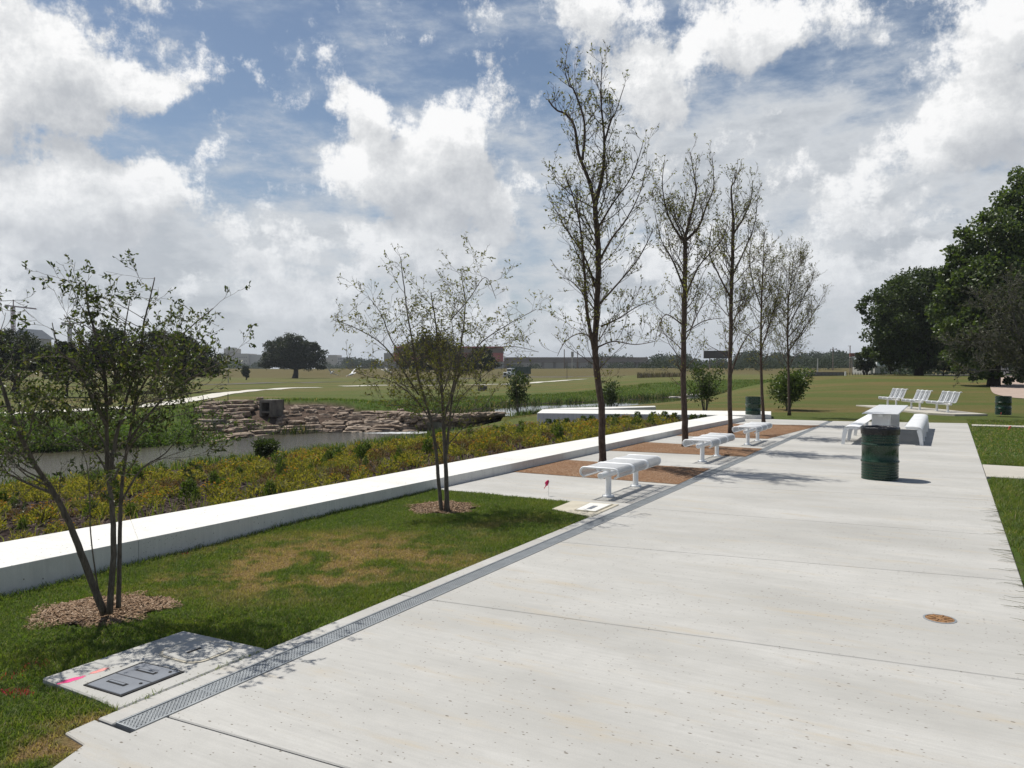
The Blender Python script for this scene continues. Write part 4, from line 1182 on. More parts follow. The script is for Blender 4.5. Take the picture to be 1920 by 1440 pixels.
TREES = [
    dict(base=(1130, 869), r=.105, h=8.4, l=1.38, limbs=[
        ([(1130, 869), (1129, 830), (1128, 765), (1121, 710), (1116, 650), (1120, 560), (1122, 480), (1118, 420), (1116, 382)], 0.0771, .050, 10, .29, (0, .0, 0)),
        ([(1116, 384), (1104, 338), (1085, 288), (1077, 238), (1062, 215), (1042, 205), (1028, 188)], 0.0451, .012, 11, .05, (0, .10, .04)),
        ([(1092, 300), (1096, 232), (1077, 171), (1067, 160), (1058, 128)], 0.0287, .006, 13, .1, (0, .08, -.05)),
        ([(1116, 384), (1130, 324), (1133, 265), (1127, 190), (1129, 108)], 0.0492, .006, 12, .05, (0, .06, -.02)),
        ([(1133, 268), (1146, 225), (1154, 212), (1170, 162)], 0.0246, .006, 13, .1, (0, .08, .05)),
        ([(1113, 655), (1101, 585), (1096, 515), (1090, 440), (1078, 380), (1060, 330)], 0.0410, .008, 9, .15, (-.02, .08, -.06)),
        ([(1119, 545), (1095, 480), (1062, 430), (1040, 390)], 0.0279, .006, 9, .2, (.02, .08, .05)),
        ([(1124, 490), (1145, 450), (1175, 410), (1200, 360), (1212, 310)], 0.0279, .005, 10, .2, (0, .08, .05)),
        ([(1120, 430), (1150, 380), (1185, 330), (1208, 260)], 0.0246, .005, 10, .2, (0, .08, -.05)),
        ([(1124, 570), (1160, 530), (1200, 480), (1225, 430)], 0.0246, .005, 9, .2, (0, .08, -.08)),
        ([(1126, 612), (1158, 598), (1195, 575), (1232, 560)], 0.0197, .005, 10, .15, (0, .1, .1)),
        ([(1119, 652), (1150, 640), (1190, 646), (1228, 640)], 0.0180, .005, 10, .15, (0, .1, -.1)),
        ([(1118, 640), (1090, 625), (1060, 640), (1045, 668)], 0.0148, .005, 9, .15, (0, .1, .1)),
        ([(1121, 590), (1100, 560), (1075, 530), (1052, 520)], 0.0164, .005, 10, .15, (0, .1, -.1))]),
    dict(base=(1285, 839), r=.115, h=8.1, l=1.55, limbs=[
        ([(1285, 839), (1284, 790), (1281, 720), (1282, 640), (1284, 540), (1285, 480), (1284, 445)], .082, .048, 9.5, .30, (0, 0, 0)),
        ([(1284, 448), (1296, 400), (1305, 360), (1301, 325), (1294, 285)], 0.0410, .006, 11, .05, (0, .08, .03)),
        ([(1284, 455), (1266, 430), (1252, 400), (1242, 350), (1246, 300)], 0.0328, .006, 11, .1, (0, .08, -.05)),
        ([(1287, 450), (1310, 425), (1325, 385), (1338, 350), (1335, 295)], 0.0361, .006, 11, .1, (0, .08, .06)),
        ([(1284, 560), (1310, 500), (1350, 455), (1365, 420)], 0.0262, .006, 9, .2, (0, .1, -.1)),
        ([(1282, 540), (1262, 490), (1240, 450), (1228, 400)], 0.0262, .006, 9, .2, (0, .1, .1)),
        ([(1281, 610), (1250, 590), (1236, 610), (1226, 650)], 0.0180, .005, 9, .2, (0, .1, -.1)),
        ([(1283, 625), (1320, 602), (1360, 596)], 0.0197, .005, 9, .2, (0, .1, .1))]),
    dict(base=(1370, 815), r=.105, h=8.6, l=1.45, limbs=[
        ([(1370, 815), (1368, 740), (1370, 640), (1371, 560), (1373, 490), (1375, 410)], 0.0672, .046, 11, .28, (0, 0, 0)),
        ([(1375, 412), (1371, 355), (1377, 340), (1382, 318)], 0.0377, .006, 11, .05, (0, .08, 0)),
        ([(1374, 440), (1393, 410), (1408, 375), (1411, 338)], 0.0344, .006, 11, .1, (0, .08, .05)),
        ([(1371, 560), (1345, 510), (1330, 470), (1335, 420)], 0.0295, .006, 10, .2, (0, .1, -.1)),
        ([(1371, 700), (1385, 660), (1405, 625), (1425, 612)], 0.0328, .007, 9, .2, (0, .1, .1)),
        ([(1372, 520), (1400, 460), (1415, 420), (1420, 370)], 0.0262, .006, 10, .2, (0, .1, -.1))]),
    dict(base=(1432, 795), r=.098, h=8.2, l=1.35, limbs=[
        ([(1432, 795), (1428, 720), (1427, 640), (1428, 560), (1431, 500), (1433, 435)], 0.0615, .009, 16, .25, (0, 0, 0)),
        ([(1429, 650), (1445, 600), (1460, 545), (1465, 500)], 0.0262, .006, 10, .2, (0, .1, .1)),
        ([(1428, 580), (1412, 530), (1405, 480), (1412, 445)], 0.0246, .006, 10, .2, (0, .1, -.1))]),
    dict(base=(1480, 779), r=.105, h=8.0, l=1.75, limbs=[
        ([(1480, 779), (1479, 720), (1477, 640), (1478, 570), (1485, 515), (1488, 482)], 0.0640, .009, 17, .26, (0, 0, 0)),
        ([(1478, 660), (1505, 620), (1530, 580), (1550, 545)], 0.0295, .006, 10, .2, (0, .1, .1)),
        ([(1478, 610), (1505, 560), (1520, 530), (1528, 505)], 0.0246, .006, 10, .2, (0, .1, -.1))]),
]
TL = ['tallest slender tree with forked trunk, rising behind the nearest backless bench',
      'slender sparse tree standing in the middle gravel bed, behind the second backless bench',
      'slender sparse tree in the far gravel bed, beside the third backless bench',
      'slender sparse tree right beside the green drum at the paving end',
      'slender sparse tree standing in the grass with a round bush behind it']
for k, T in enumerate(TREES):
    base = G(*T['base']); base.z = -.02
    R0 = prof_row(1.1, T['h'], T['l'])
    main = T['limbs'][0]
    limbs = []
    for i, (px, r0, r1, pm, f0, dj) in enumerate(T['limbs']):
        fn = R0 if i == 0 else (lambda h, f, m=(.95 if k < 3 else 1.0): m * (1.0 - .55 * f))
        limbs.append((px, r0, r1, pm, f0, fn, dj))
    open_tree('young_tree', base, limbs, CFG_ROW, TL[k], 'tree', GRP, M_bark_row, M_leaf_row, 100 + k)

# many-stemmed small trees on the lawn
CFG_A = dict(levels=3, kids=[0, 6.5, 4.5], klen=[1, .6, .35], start=.2, ang=(25, 62), ratio=.55, wob=.22, up=.05, rmin=.0014, leaf=42, lsize=.034, pitch=(-.35, .9))
CFG_B = dict(levels=3, kids=[0, 7, 5], klen=[1, .7, .4], start=.15, ang=(28, 65), ratio=.56, wob=.26, up=.015, rmin=.0017, leaf=19, lsize=.036, pitch=(-.1, .75))
f_a = lambda h, f: .56 * (1.05 - .30 * f) * (1.30 if h < 1.7 else 1.0)
f_b = lambda h, f: .76 * (1.05 - .5 * f)
bA = G(200, 1150); bA.z = -.06
LA = [([(196, 1152), (168, 1080), (142, 1010), (118, 955), (95, 915), (65, 870), (30, 800), (2, 720), (-25, 640), (-40, 560)], .030, .008, 7, .35, f_a, (.02, .03, -.06)),
      ([(100, 925), (50, 905), (0, 880), (-50, 850)], .014, .004, 9, .2, f_a, (-.1, .05, -.04)),
      ([(205, 1150), (213, 1040), (210, 950), (201, 870), (200, 790), (196, 700), (178, 625), (164, 570), (160, 528)], .026, .005, 8, .34, f_a, (0, .02, .02)),
      ([(207, 880), (222, 800), (246, 720), (264, 650), (270, 605), (280, 565), (290, 520)], .017, .004, 9, .2, f_a, (0, .05, .04)),
      ([(222, 1140), (224, 1050), (226, 960), (232, 880), (246, 800), (262, 735), (300, 675), (350, 620), (400, 578)], .020, .004, 8, .34, f_a, (.05, .04, .06)),
      ([(240, 830), (285, 770), (340, 720), (395, 690), (440, 665)], .012, .003, 9, .15, f_a, (.08, .05, .03)),
      ([(200, 800), (165, 730), (135, 680), (110, 655), (98, 605)], .012, .003, 9, .15, f_a, (0, .05, -.05)),
      ([(205, 760), (230, 660), (235, 610), (244, 560)], .012, .003, 9, .15, f_a, (0, .05, .05)),
      ([(193, 1150), (180, 1080), (170, 1000), (168, 930), (160, 860), (120, 790)], .007, .002, 6, .5, f_a, (-.1, .05, -.05)),
      ([(215, 880), (190, 820), (150, 770), (90, 750)], .010, .003, 9, .2, f_a, (0, .05, .08)),
      ([(228, 940), (265, 880), (310, 850), (350, 800)], .010, .003, 9, .2, f_a, (.05, .05, -.05)),
      ([(213, 900), (250, 830), (300, 790), (370, 770)], .010, .003, 9, .15, f_a, (0, .06, .1)),
      ([(203, 800), (180, 740), (150, 720), (110, 690)], .009, .003, 13, .1, f_a, (.1, .06, .06)),
      ([(222, 800), (260, 760), (320, 745), (400, 730)], .009, .003, 13, .1, f_a, (-.1, .06, -.06)),
      ([(200, 760), (235, 700), (290, 660), (350, 645)], .009, .003, 13, .1, f_a, (-.05, .06, .06)),
      ([(198, 720), (170, 660), (140, 620), (120, 590)], .008, .003, 13, .1, f_a, (.1, .06, .06)),
      ([(246, 800), (255, 740), (270, 690), (320, 640)], .008, .003, 13, .1, f_a, (.1, .06, .02)),
      ([(207, 900), (180, 850), (140, 820), (100, 800)], .008, .003, 12, .1, f_a, (-.1, .06, -.06)),
      ([(60, 870), (20, 830), (-20, 780), (-30, 720)], .010, .003, 13, .1, f_a, (-.1, .06, .06)),
      ([(95, 915), (60, 860), (40, 800), (50, 740)], .010, .003, 12, .2, f_a, (-.1, .06, .06))]
open_tree('small_tree', bA, LA, CFG_A, 'small leafy multi stemmed tree in a mulch ring behind the two lidded concrete pad', 'tree', 'small multi stemmed lawn trees', M_bark_pale, M_leaf_small, 42, .46)
bB = G(832, 957); bB.z = -.04
LB = [([(828, 958), (822, 900), (817, 840), (808, 788), (795, 745), (783, 700), (775, 650), (765, 595), (758, 540), (751, 482)], .030, .005, 11.0, .34, f_b, (0, .03, -.03)),
      ([(838, 958), (836, 880), (832, 800), (828, 720), (822, 650), (816, 600), (808, 548)], .034, .006, 11.5, .36, f_b, (0, .02, .03)),
      ([(835, 870), (842, 800), (850, 735), (872, 680), (905, 640), (950, 610), (1005, 580)], .022, .004, 11.5, .25, f_b, (.04, .05, .05)),
      ([(832, 790), (855, 700), (868, 620), (872, 565), (864, 510)], .018, .004, 11.5, .2, f_b, (.02, .06, .05)),
      ([(800, 775), (765, 735), (728, 712), (690, 706), (650, 690)], .012, .003, 12.5, .15, f_b, (0, .06, -.05)),
      ([(785, 740), (745, 680), (710, 640), (660, 612), (625, 600)], .014, .003, 12.5, .15, f_b, (0, .06, .05)),
      ([(770, 690), (735, 640), (715, 590), (690, 555)], .012, .003, 12.5, .15, f_b, (0, .06, .05)),
      ([(828, 850), (795, 790), (768, 765), (730, 760)], .009, .003, 11.5, .2, f_b, (0, .06, -.05)),
      ([(834, 840), (880, 790), (910, 760), (935, 720)], .010, .003, 11.5, .2, f_b, (0, .06, .05)),
      ([(872, 680), (915, 655), (965, 650), (1010, 660)], .009, .003, 11.5, .15, f_b, (.1, .06, .05)),
      ([(845, 600), (880, 560), (910, 520), (930, 560)], .009, .003, 11.5, .15, f_b, (.1, .06, .05))]
LB += [([(830, 760), (822, 710), (800, 660), (790, 600)], .010, .003, 15, .1, f_b, (.05, .06, -.04)),
       ([(829, 740), (845, 690), (850, 640), (846, 590)], .010, .003, 15, .1, f_b, (-.05, .06, .04)),
       ([(842, 800), (862, 750), (890, 720), (925, 690)], .009, .003, 14, .1, f_b, (-.05, .06, -.06)),
       ([(812, 800), (790, 760), (755, 720), (715, 690)], .009, .003, 14, .1, f_b, (-.05, .06, .06))]
open_tree('small_tree', bB, LB, CFG_B, 'sparse multi stemmed small tree with few leaves in the mulch ring mid lawn', 'tree', 'small multi stemmed lawn trees', M_bark_pale, M_leaf_row, 43, .5)
# ------------------------------------------------------------------ stacked stone ledges and the weir
def stone_mat():
    m, nt, b = new_mat('ledge_stone'); p = pos(nt)
    geo = nt.nodes.new('ShaderNodeNewGeometry'); ri = geo.outputs['Random Per Island']
    base = ramp(nt, ri, [(0, (.25, .19, .145)), (.35, (.37, .295, .23)), (.7, (.30, .235, .18)), (1, (.44, .365, .29))])
    n = noise_node(nt, p, 5, 6, .7)
    col = mixc(nt, maprange(nt, n, .38, .66, 0, .7), base, (.10, .075, .058))
    st_ = noise_node(nt, mapping(nt, p, (1, 1, 6)), 2.2, 4)
    col = mixc(nt, maprange(nt, st_, .5, .7, 0, .5), col, (.34, .27, .21))
    nt.links.new(col, b.inputs['Base Color']); b.inputs['Roughness'].default_value = .95; b.inputs['Specular IOR Level'].default_value = .15
    bump(nt, b, noise_node(nt, p, 9, 6, .75), .9, .06); return m
M_stone = stone_mat()
def stone(mb, c, L, D, H, rz, R):
    """one slab with broken, rounded edges"""
    nx, ny, nz = 4, 3, 3; vs = {}; pts = []; fs = []
    Rm = Matrix.Rotation(rz, 3, 'Z')
    def key(i, j, k): return (i, j, k)
    for i in range(nx + 1):
        for j in range(ny + 1):
            for k in range(nz + 1):
                if 0 < i < nx and 0 < j < ny and 0 < k < nz: continue
                x, y, z = i / nx * 2 - 1, j / ny * 2 - 1, k / nz * 2 - 1
                # squeeze corners
                f = 1 - .10 * (x * x * y * y + .5 * x * x * z * z + .5 * y * y * z * z) * R.uniform(.4, 1.6)
                v = Vector((x * L / 2 * f + R.gauss(0, .03), y * D / 2 * f + R.gauss(0, .04), z * H / 2 * (1 - .06 * (x * x + y * y) * .5) + R.gauss(0, .012)))
                vs[(i, j, k)] = len(pts); pts.append(Vector(c) + Rm @ v)
    def quad(a, b, c_, d): fs.append((vs[a], vs[b], vs[c_], vs[d]))
    for i in range(nx):
        for j in range(ny):
            quad((i, j, nz), (i + 1, j, nz), (i + 1, j + 1, nz), (i, j + 1, nz)); quad((i, j, 0), (i, j + 1, 0), (i + 1, j + 1, 0), (i + 1, j, 0))
    for i in range(nx):
        for k in range(nz):
            quad((i, 0, k), (i + 1, 0, k), (i + 1, 0, k + 1), (i, 0, k + 1)); quad((i, ny, k), (i, ny, k + 1), (i + 1, ny, k + 1), (i + 1, ny, k))
    for j in range(ny):
        for k in range(nz):
            quad((0, j, k), (0, j, k + 1), (0, j + 1, k + 1), (0, j + 1, k)); quad((nx, j, k), (nx, j + 1, k), (nx, j + 1, k + 1), (nx, j, k + 1))
    mb.add(pts, fs)
bot = spline([G(x, y, -2.0) for x, y in BOT], 6); top = spline([G(x, y, z) for x, y, z in TOPP], 6)
R = random.Random(5)
rev = empty('stone_ledge_bank', bot[0], 'tiers of stacked brown limestone slabs lining the far bank and crossing the weir', 'stone bank')
NROW = 10
for r in range(NROW):
    f0 = r / (NROW - 1)
    line = [b_.lerp(t_, f0) for b_, t_ in zip(bot, top)]
    L_ = [0]
    for i in range(len(line) - 1): L_.append(L_[-1] + (line[i + 1] - line[i]).length)
    d = R.uniform(0, .5); mb = MB()
    while d < L_[-1] - .3:
        CV0, CV1 = at(473, 760, 47.6).x, at(515, 760, 47.6).x
        ln = R.choice((R.uniform(.6, 1.1), R.uniform(1.2, 2.6)))
        k = min((d + ln / 2) / L_[-1], 1.0); c = along(line, k); c2 = along(line, min(1, k + .02)); c1 = along(line, max(0, k - .02))
        rz = math.atan2(c2.y - c1.y, c2.x - c1.x) + R.gauss(0, .06)
        wob = (fbm(np.array([c.x / 2.2]), np.array([c.y / 2.2 + r * 3.1]), 77, 2)[0] - .5)
        nrm = Vector((-math.sin(rz), math.cos(rz), 0))
        c = c + nrm * (wob * .7 + R.gauss(0, .10)); H = R.uniform(.20, .30)
        zz = c.z
        inside = CV0 < c.x < CV1 and c.y > 46.9
        if inside and mb.v:
            world_part(mb.build('stone_course', M_stone), rev); mb = MB()
        thin = (along(top, k) - along(bot, k)).length < 2.6 and r % 2
        if R.random() > .03 and not inside and not thin:
            stone(mb, (c.x, c.y, zz - H * .28 + R.gauss(0, .03)), ln * .97, R.uniform(.9, 1.4), H, rz, R)
        if R.random() < .30 and not inside:      # a loose piece lying on the tier
            stone(mb, (c.x + nrm.x * .5, c.y + nrm.y * .5, zz + .12), R.uniform(.3, .7), R.uniform(.3, .6), R.uniform(.14, .24), rz + R.gauss(0, .4), R)
        d += ln + R.uniform(.02, .10)
    o = mb.build('stone_course', M_stone); world_part(o, rev)
M_oldc = M_plain('stained_concrete', (.20, .18, .15), (.06, .054, .046), 1.6, .9, bmp=.4, bscale=8)
# concrete spill in the middle of the weir
w0, w1, w2, w3 = G(800, 792, -1.1), G(822, 791, -1.1), G(836, 803, -1.95), G(806, 805, -1.95)
sp_ = MB().prism([w3, w2, w1, w0], [-2.5] * 4, [-1.72, -1.72, -1.10, -1.10]).build('spillway', M_oldc); world_part(sp_, rev)
# box culvert above the ledges
def culvert(px0, px1, ytop, ybot, Y, label, rz, M, dp=1.1):
    a, b = at(px0, ybot, Y), at(px1, ybot, Y); wd = (b - a).length; hgt = (at(px0, ytop, Y) - a).length
    c = (a + b) / 2; root = empty('box_culvert', c, label, 'culvert', rz=rz)
    t = .16; m = MB()
    m.box((-wd / 2 + t / 2, dp / 2, hgt / 2 - .2), (t, dp, hgt + .4)); m.box((wd / 2 - t / 2, dp / 2, hgt / 2 - .2), (t, dp, hgt + .4))
    m.box((0, dp / 2, hgt - t / 2), (wd - 2 * t - .004, dp, t)); m.box((0, dp / 2, -.12), (wd - 2 * t - .004, dp, .1))
    m.build('box', M, root)
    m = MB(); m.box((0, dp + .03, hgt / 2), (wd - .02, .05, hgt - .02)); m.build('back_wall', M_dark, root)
    return root
culvert(483, 512, 750, 769, 47.4, 'square concrete box culvert opening at the top of the stone ledges', -.42, M_oldc)
culvert(373, 403, 788, 806, GT(388, 806).y - .25, 'low dark concrete culvert mouth in the green bank left of the stone ledges', -.35, M_oldc)
# flat white rocks at the pool's edge
for (x, y, l, lb) in ((1303, 744, 3.2, 'pale flat rock on the lawn edge by the pool, behind the second row tree'), (1262, 748, 1.8, 'small pale flat rock at the water edge of the pool')):
    p_ = GT(x, y); mb = MB(); stone(mb, (0, 0, .08), l, 1.4, .30, .3, R); o = mb.build('flat_rock', M_plain('pale_rock', (.52, .47, .42), (.36, .32, .28), 2, .9)); o.location = p_
    tag(o, lb, 'rock')
# ------------------------------------------------------------------ grass and other ground cover
def blade_mesh(name, x, y, z, hgt, wid, lean, mat, attrs=None, three=True):
    """bent grass blades as two-face strips"""
    n = len(x); a = rng.uniform(0, 2 * PI, n); b = rng.uniform(0, 2 * PI, n)
    lx, ly = np.cos(b) * lean * hgt, np.sin(b) * lean * hgt
    wx, wy = np.cos(a) * wid / 2, np.sin(a) * wid / 2
    v = np.empty((n, 5, 3))
    v[:, 0] = np.stack([x - wx, y - wy, z], 1); v[:, 1] = np.stack([x + wx, y + wy, z], 1)
    v[:, 2] = np.stack([x + wx * .75 + lx * .35, y + wy * .75 + ly * .35, z + hgt * .60], 1); v[:, 3] = np.stack([x - wx * .75 + lx * .35, y - wy * .75 + ly * .35, z + hgt * .60], 1)
    v[:, 4] = np.stack([x + lx, y + ly, z + hgt * (1 - .25 * lean)], 1)
    o = np.arange(n) * 5
    me = bpy.data.meshes.new(name)
    me.vertices.add(n * 5); me.vertices.foreach_set('co', v.astype(np.float32).ravel())
    li = np.empty((n, 7), dtype=np.int32)
    for k, c in enumerate((0, 1, 2, 3, 3, 2, 4)): li[:, k] = o + c
    me.loops.add(n * 7); me.loops.foreach_set('vertex_index', li.ravel())
    me.polygons.add(n * 2)
    ls = np.empty((n, 2), dtype=np.int32); ls[:, 0] = np.arange(n) * 7; ls[:, 1] = ls[:, 0] + 4
    lt = np.tile(np.array([4, 3], dtype=np.int32), n)
    me.polygons.foreach_set('loop_start', ls.ravel()); me.polygons.foreach_set('loop_total', lt)
    for nm, arr in (attrs or {}).items():
        q = me.attributes.new(nm, 'FLOAT', 'POINT'); q.data.foreach_set('value', np.repeat(arr, 5).astype(np.float32))
    me.materials.append(mat); me.update(calc_edges=True)
    ob = bpy.data.objects.new(name, me); COL.objects.link(ob)
    return tag(ob, kind='stuff')
def grass_mat(name, greens, dead, trans=.42):
    m, nt, b = new_mat(name)
    geo = nt.nodes.new('ShaderNodeNewGeometry'); ri = geo.outputs['Random Per Island']
    k = len(greens); g = ramp(nt, ri, [(i / (k - 1), c) for i, c in enumerate(greens)])
    big = noise_node(nt, pos(nt), 1.3, 4)
    g = mixc(nt, maprange(nt, big, .42, .66, 0, .55), g, mixc(nt, 1.0, g, (1.5, 1.25, .9), 'MULTIPLY'))
    q = nt.nodes.new('ShaderNodeAttribute'); q.attribute_name = 'dry'
    d = ramp(nt, ri, [(i / (len(dead) - 1), c) for i, c in enumerate(dead)])
    col = mixc(nt, q.outputs['Fac'], g, d)
    q2 = nt.nodes.new('ShaderNodeAttribute'); q2.attribute_name = 'pink'
    col = mixc(nt, q2.outputs['Fac'], col, (.55, .02, .10))
    nt.links.new(col, b.inputs['Base Color']); b.inputs['Roughness'].default_value = .55; b.inputs['Specular IOR Level'].default_value = .25
    t = nt.nodes.new('ShaderNodeBsdfTranslucent'); nt.links.new(mixc(nt, 1, col, (1.3, 1.5, .6), 'MULTIPLY'), t.inputs['Color'])
    mx = nt.nodes.new('ShaderNodeMixShader'); mx.inputs[0].default_value = trans
    nt.links.new(b.outputs[0], mx.inputs[1]); nt.links.new(t.outputs[0], mx.inputs[2]); nt.links.new(mx.outputs[0], nt.nodes['Material Output'].inputs['Surface'])
    return m
GREENS = [(.070, .106, .021), (.114, .166, .034), (.150, .200, .050), (.096, .138, .031), (.215, .22, .088)]
DEAD = [(.30, .195, .11), (.45, .32, .19), (.36, .245, .14), (.20, .17, .08)]
M_lawn = grass_mat('lawn_grass', GREENS, DEAD)
PADS = [[G(79, 1273), G(344, 1184), G(498, 1217), G(221, 1331), G(183, 1312)], [G(1035, 955), G(1073, 940), G(1161, 947), G(1109, 970)]]
MUL = [(G(190, 1144, -.06), .54, .42), (G(829, 955, -.04), .47, .46)]
N = 560000
s0, s1 = -.6, S_LAWN + .05
fs = rng.random(N) ** 1.25
gs = s0 + (s1 - s0) * fs; gt = rng.uniform(T_WF - .02, TD + .10, N)
gx, gy = gs * U.x + gt * V.x, gs * U.y + gt * V.y
edge = T_L + (fbm(gs * 6, gs * 0 + 3, 41, 3) - .45) * .05
ok = (gt < edge) & (gs < S_LAWN + (fbm(gt * 6, gt * 0, 42, 3) - .5) * .08)
nearend = (gs < 2.18) & (gt < TD + .03 + (fbm(gs * 8, gs * 0, 43, 2) - .5) * .05)
ok |= nearend & (gt < TD + .1)
for p_ in PADS:
    cx, cy = sum(q.x for q in p_) / len(p_), sum(q.y for q in p_) / len(p_)
    sh = [(cx + (q.x - cx) * .97, cy + (q.y - cy) * .97) for q in p_]; ok &= ~inpoly(gx, gy, sh)
for c, rx, ry in MUL:
    q = np.hypot((gx - c.x) / rx, (gy - c.y) / ry) + (fbm(gx * 5, gy * 5, 61, 3) - .5) * .5
    ok &= ~((q < .92) & (rng.random(N) > .03))
ok &= (gy > .6) & (np.abs(np.arctan2(gx, gy)) < math.radians(62))
gx, gy, gs, gt = gx[ok], gy[ok], gs[ok], gt[ok]
dr = dry_mask(gx, gy); keep = rng.random(len(gx)) > dr * .45
gx, gy, gs, gt, dr = gx[keep], gy[keep], gs[keep], gt[keep], dr[keep]
gz = terrain(gx, gy) - .004
hn = fbm(gx * 2.2, gy * 2.2, 51, 3)
hh = (.020 + .030 * rng.random(len(gx))) * (.65 + .8 * hn) * (1 - .35 * dr)
wall_tall = np.clip(1 - (gt - T_WF) / .12, 0, 1) * (rng.random(len(gx)) < .5); hh *= 1 + 1.1 * wall_tall
pink_ = np.zeros(len(gx))
for px, py, r, k in ((22, 1302, .10, .30), (42, 1309, .08, .28), (70, 1252, .12, .08), (10, 1270, .12, .06), (345, 1035, .05, .25)):
    c = G(px, py, -.05); pink_ = np.maximum(pink_, (np.hypot(gx - c.x, (gy - c.y) * 1.6) < r * (.5 + fbm(gx * 9, gy * 9, 5, 2))) * (rng.random(len(gx)) < k))
dcol = np.clip(dr * 1.35 - .22 * rng.random(len(gx)), 0, 1) + (rng.random(len(gx)) < .05) * .5
blade_mesh('lawn_grass', gx, gy, gz, hh, .0042 + .0026 * rng.random(len(gx)), rng.uniform(.2, 1.1, len(gx)), M_lawn, {'dry': np.clip(dcol, 0, 1), 'pink': pink_})
# runners creeping over the pavement's right edge
N = 90000
gs = 3.0 + 16 * rng.random(N) ** 1.3; gt = T_R - .02 + 2.6 * rng.random(N) ** 1.15
ok = ~((gs > PATH_S[0] - .05) & (gs < PATH_S[1] + .05)) & (gt > T_R + (fbm(gs * 3, gs * 0, 71, 3) - .42) * .22)
gx, gy = gs * U.x + gt * V.x, gs * U.y + gt * V.y
ok &= np.abs(np.arctan2(gx, gy)) < math.radians(40); gx, gy = gx[ok], gy[ok]
M_lawn2 = grass_mat('right_lawn_grass', [(.062, .094, .019), (.100, .148, .031), (.136, .180, .046), (.082, .120, .028), (.200, .200, .075)], DEAD)
blade_mesh('lawn_grass', gx, gy, terrain(gx, gy) - .004, .035 + .06 * rng.random(len(gx)), .005 + .003 * rng.random(len(gx)), rng.uniform(.3, 1.2, len(gx)), M_lawn2, {'dry': (rng.random(len(gx)) < .06) * .7})
N = 110000
gs = 16 + 18 * rng.random(N); gt = T_R + 14 * rng.random(N)
gx, gy = gs * U.x + gt * V.x, gs * U.y + gt * V.y
ok = ~((gs > PATH_S[0] - .05) & (gs < PATH_S[1] + .05) & (gt < 9)) & (np.abs(np.arctan2(gx, gy)) < math.radians(39)) & (gt > T_R + (fbm(gs * 3, gs * 0, 71, 3) - .42) * .22)
gx, gy = gx[ok], gy[ok]
blade_mesh('lawn_grass', gx, gy, terrain(gx, gy) - .004, .03 + .045 * rng.random(len(gx)), .010 + .008 * rng.random(len(gx)), rng.uniform(.3, 1.2, len(gx)), M_lawn2, {'dry': (rng.random(len(gx)) < .12) * .8})
# thin runners lying on the paving
M_run = M_plain('dry_runner', (.14, .13, .06), (.07, .08, .03), 30, .8)
rm = MB(); R = random.Random(9)
for i in range(80):
    s = R.choice((R.uniform(4.5, 12), R.uniform(7, 12.5))); L_ = R.uniform(.05, .24); p0 = P(s, T_R + R.uniform(-.01, .06), .012); d = (-V + U * R.uniform(-.35, .5)).normalized(); pts = [p0]
    for k in range(3): 
        d = (d + U * R.gauss(0, .2)).normalized(); q = pts[-1] + d * L_ / 3; q.z = .006 + .012 * R.random(); pts.append(q)
    rm.tube(pts, [.0024, .002, .0016, .001], 4, False)
tag(rm.build('grass_runners', M_run), kind='stuff')

# taller tufts: far bank grass, pool edge, right lawn at mid distance
def tufts(name, xs, ys, h0, h1, w, mat, per=7, spread=.12, dry=.1):
    n = len(xs); x = np.repeat(xs, per) + rng.normal(0, spread, n * per); y = np.repeat(ys, per) + rng.normal(0, spread, n * per)
    k = n * per
    return blade_mesh(name, x, y, terrain(x, y) - .03, rng.uniform(h0, h1, k), w * rng.uniform(.6, 1.3, k), rng.uniform(.15, .9, k), mat, {'dry': (rng.random(k) < dry) * rng.uniform(.4, 1, k)})
M_bank = grass_mat('bank_grass', [(.042, .070, .012), (.084, .130, .023), (.118, .165, .036), (.058, .095, .017)], DEAD, .4)
def near_river(n, dmin, dmax, side, ymin, ymax, amax=.62):
    a = rng.uniform(-amax, .40, n * 6); r = np.sqrt(rng.uniform(ymin ** 2, ymax ** 2, n * 6)); x, y = r * np.sin(a), r * np.cos(a)
    sd, w, wz = river_sd(x, y); d = np.abs(sd) - w
    ok = (np.sign(sd) == side) & (d > dmin) & (d < dmax); return x[ok][:n], y[ok][:n]
x, y = near_river(9000, .2, 9, 1, 30, 120); 
instone = inpoly(x, y, [(p.x, p.y) for p in bot] + [(p.x, p.y) for p in top[::-1]]); x, y = x[~instone], y[~instone]
tufts('bank_grass', x, y, .10, .30, .035, M_bank, 8, .22)
M_dark_tuft = grass_mat('waterside_grass', [(.010, .020, .006), (.020, .040, .010), (.035, .060, .016), (.05, .055, .02)], DEAD, .3)
x, y = near_river(5200, -.15, 1.0, 1, 30, 130)
instone = inpoly(x, y, [(p.x, p.y) for p in bot] + [(p.x, p.y) for p in top[::-1]]); x, y = x[~instone], y[~instone]
tufts('waterside_grass', x, y, .25, .75, .04, M_dark_tuft, 8, .16, .15)
x, y = near_river(2600, .0, 1.6, -1, 24, 56)
tufts('waterside_grass', x, y, .2, .55, .03, M_bank, 8, .16, .15)

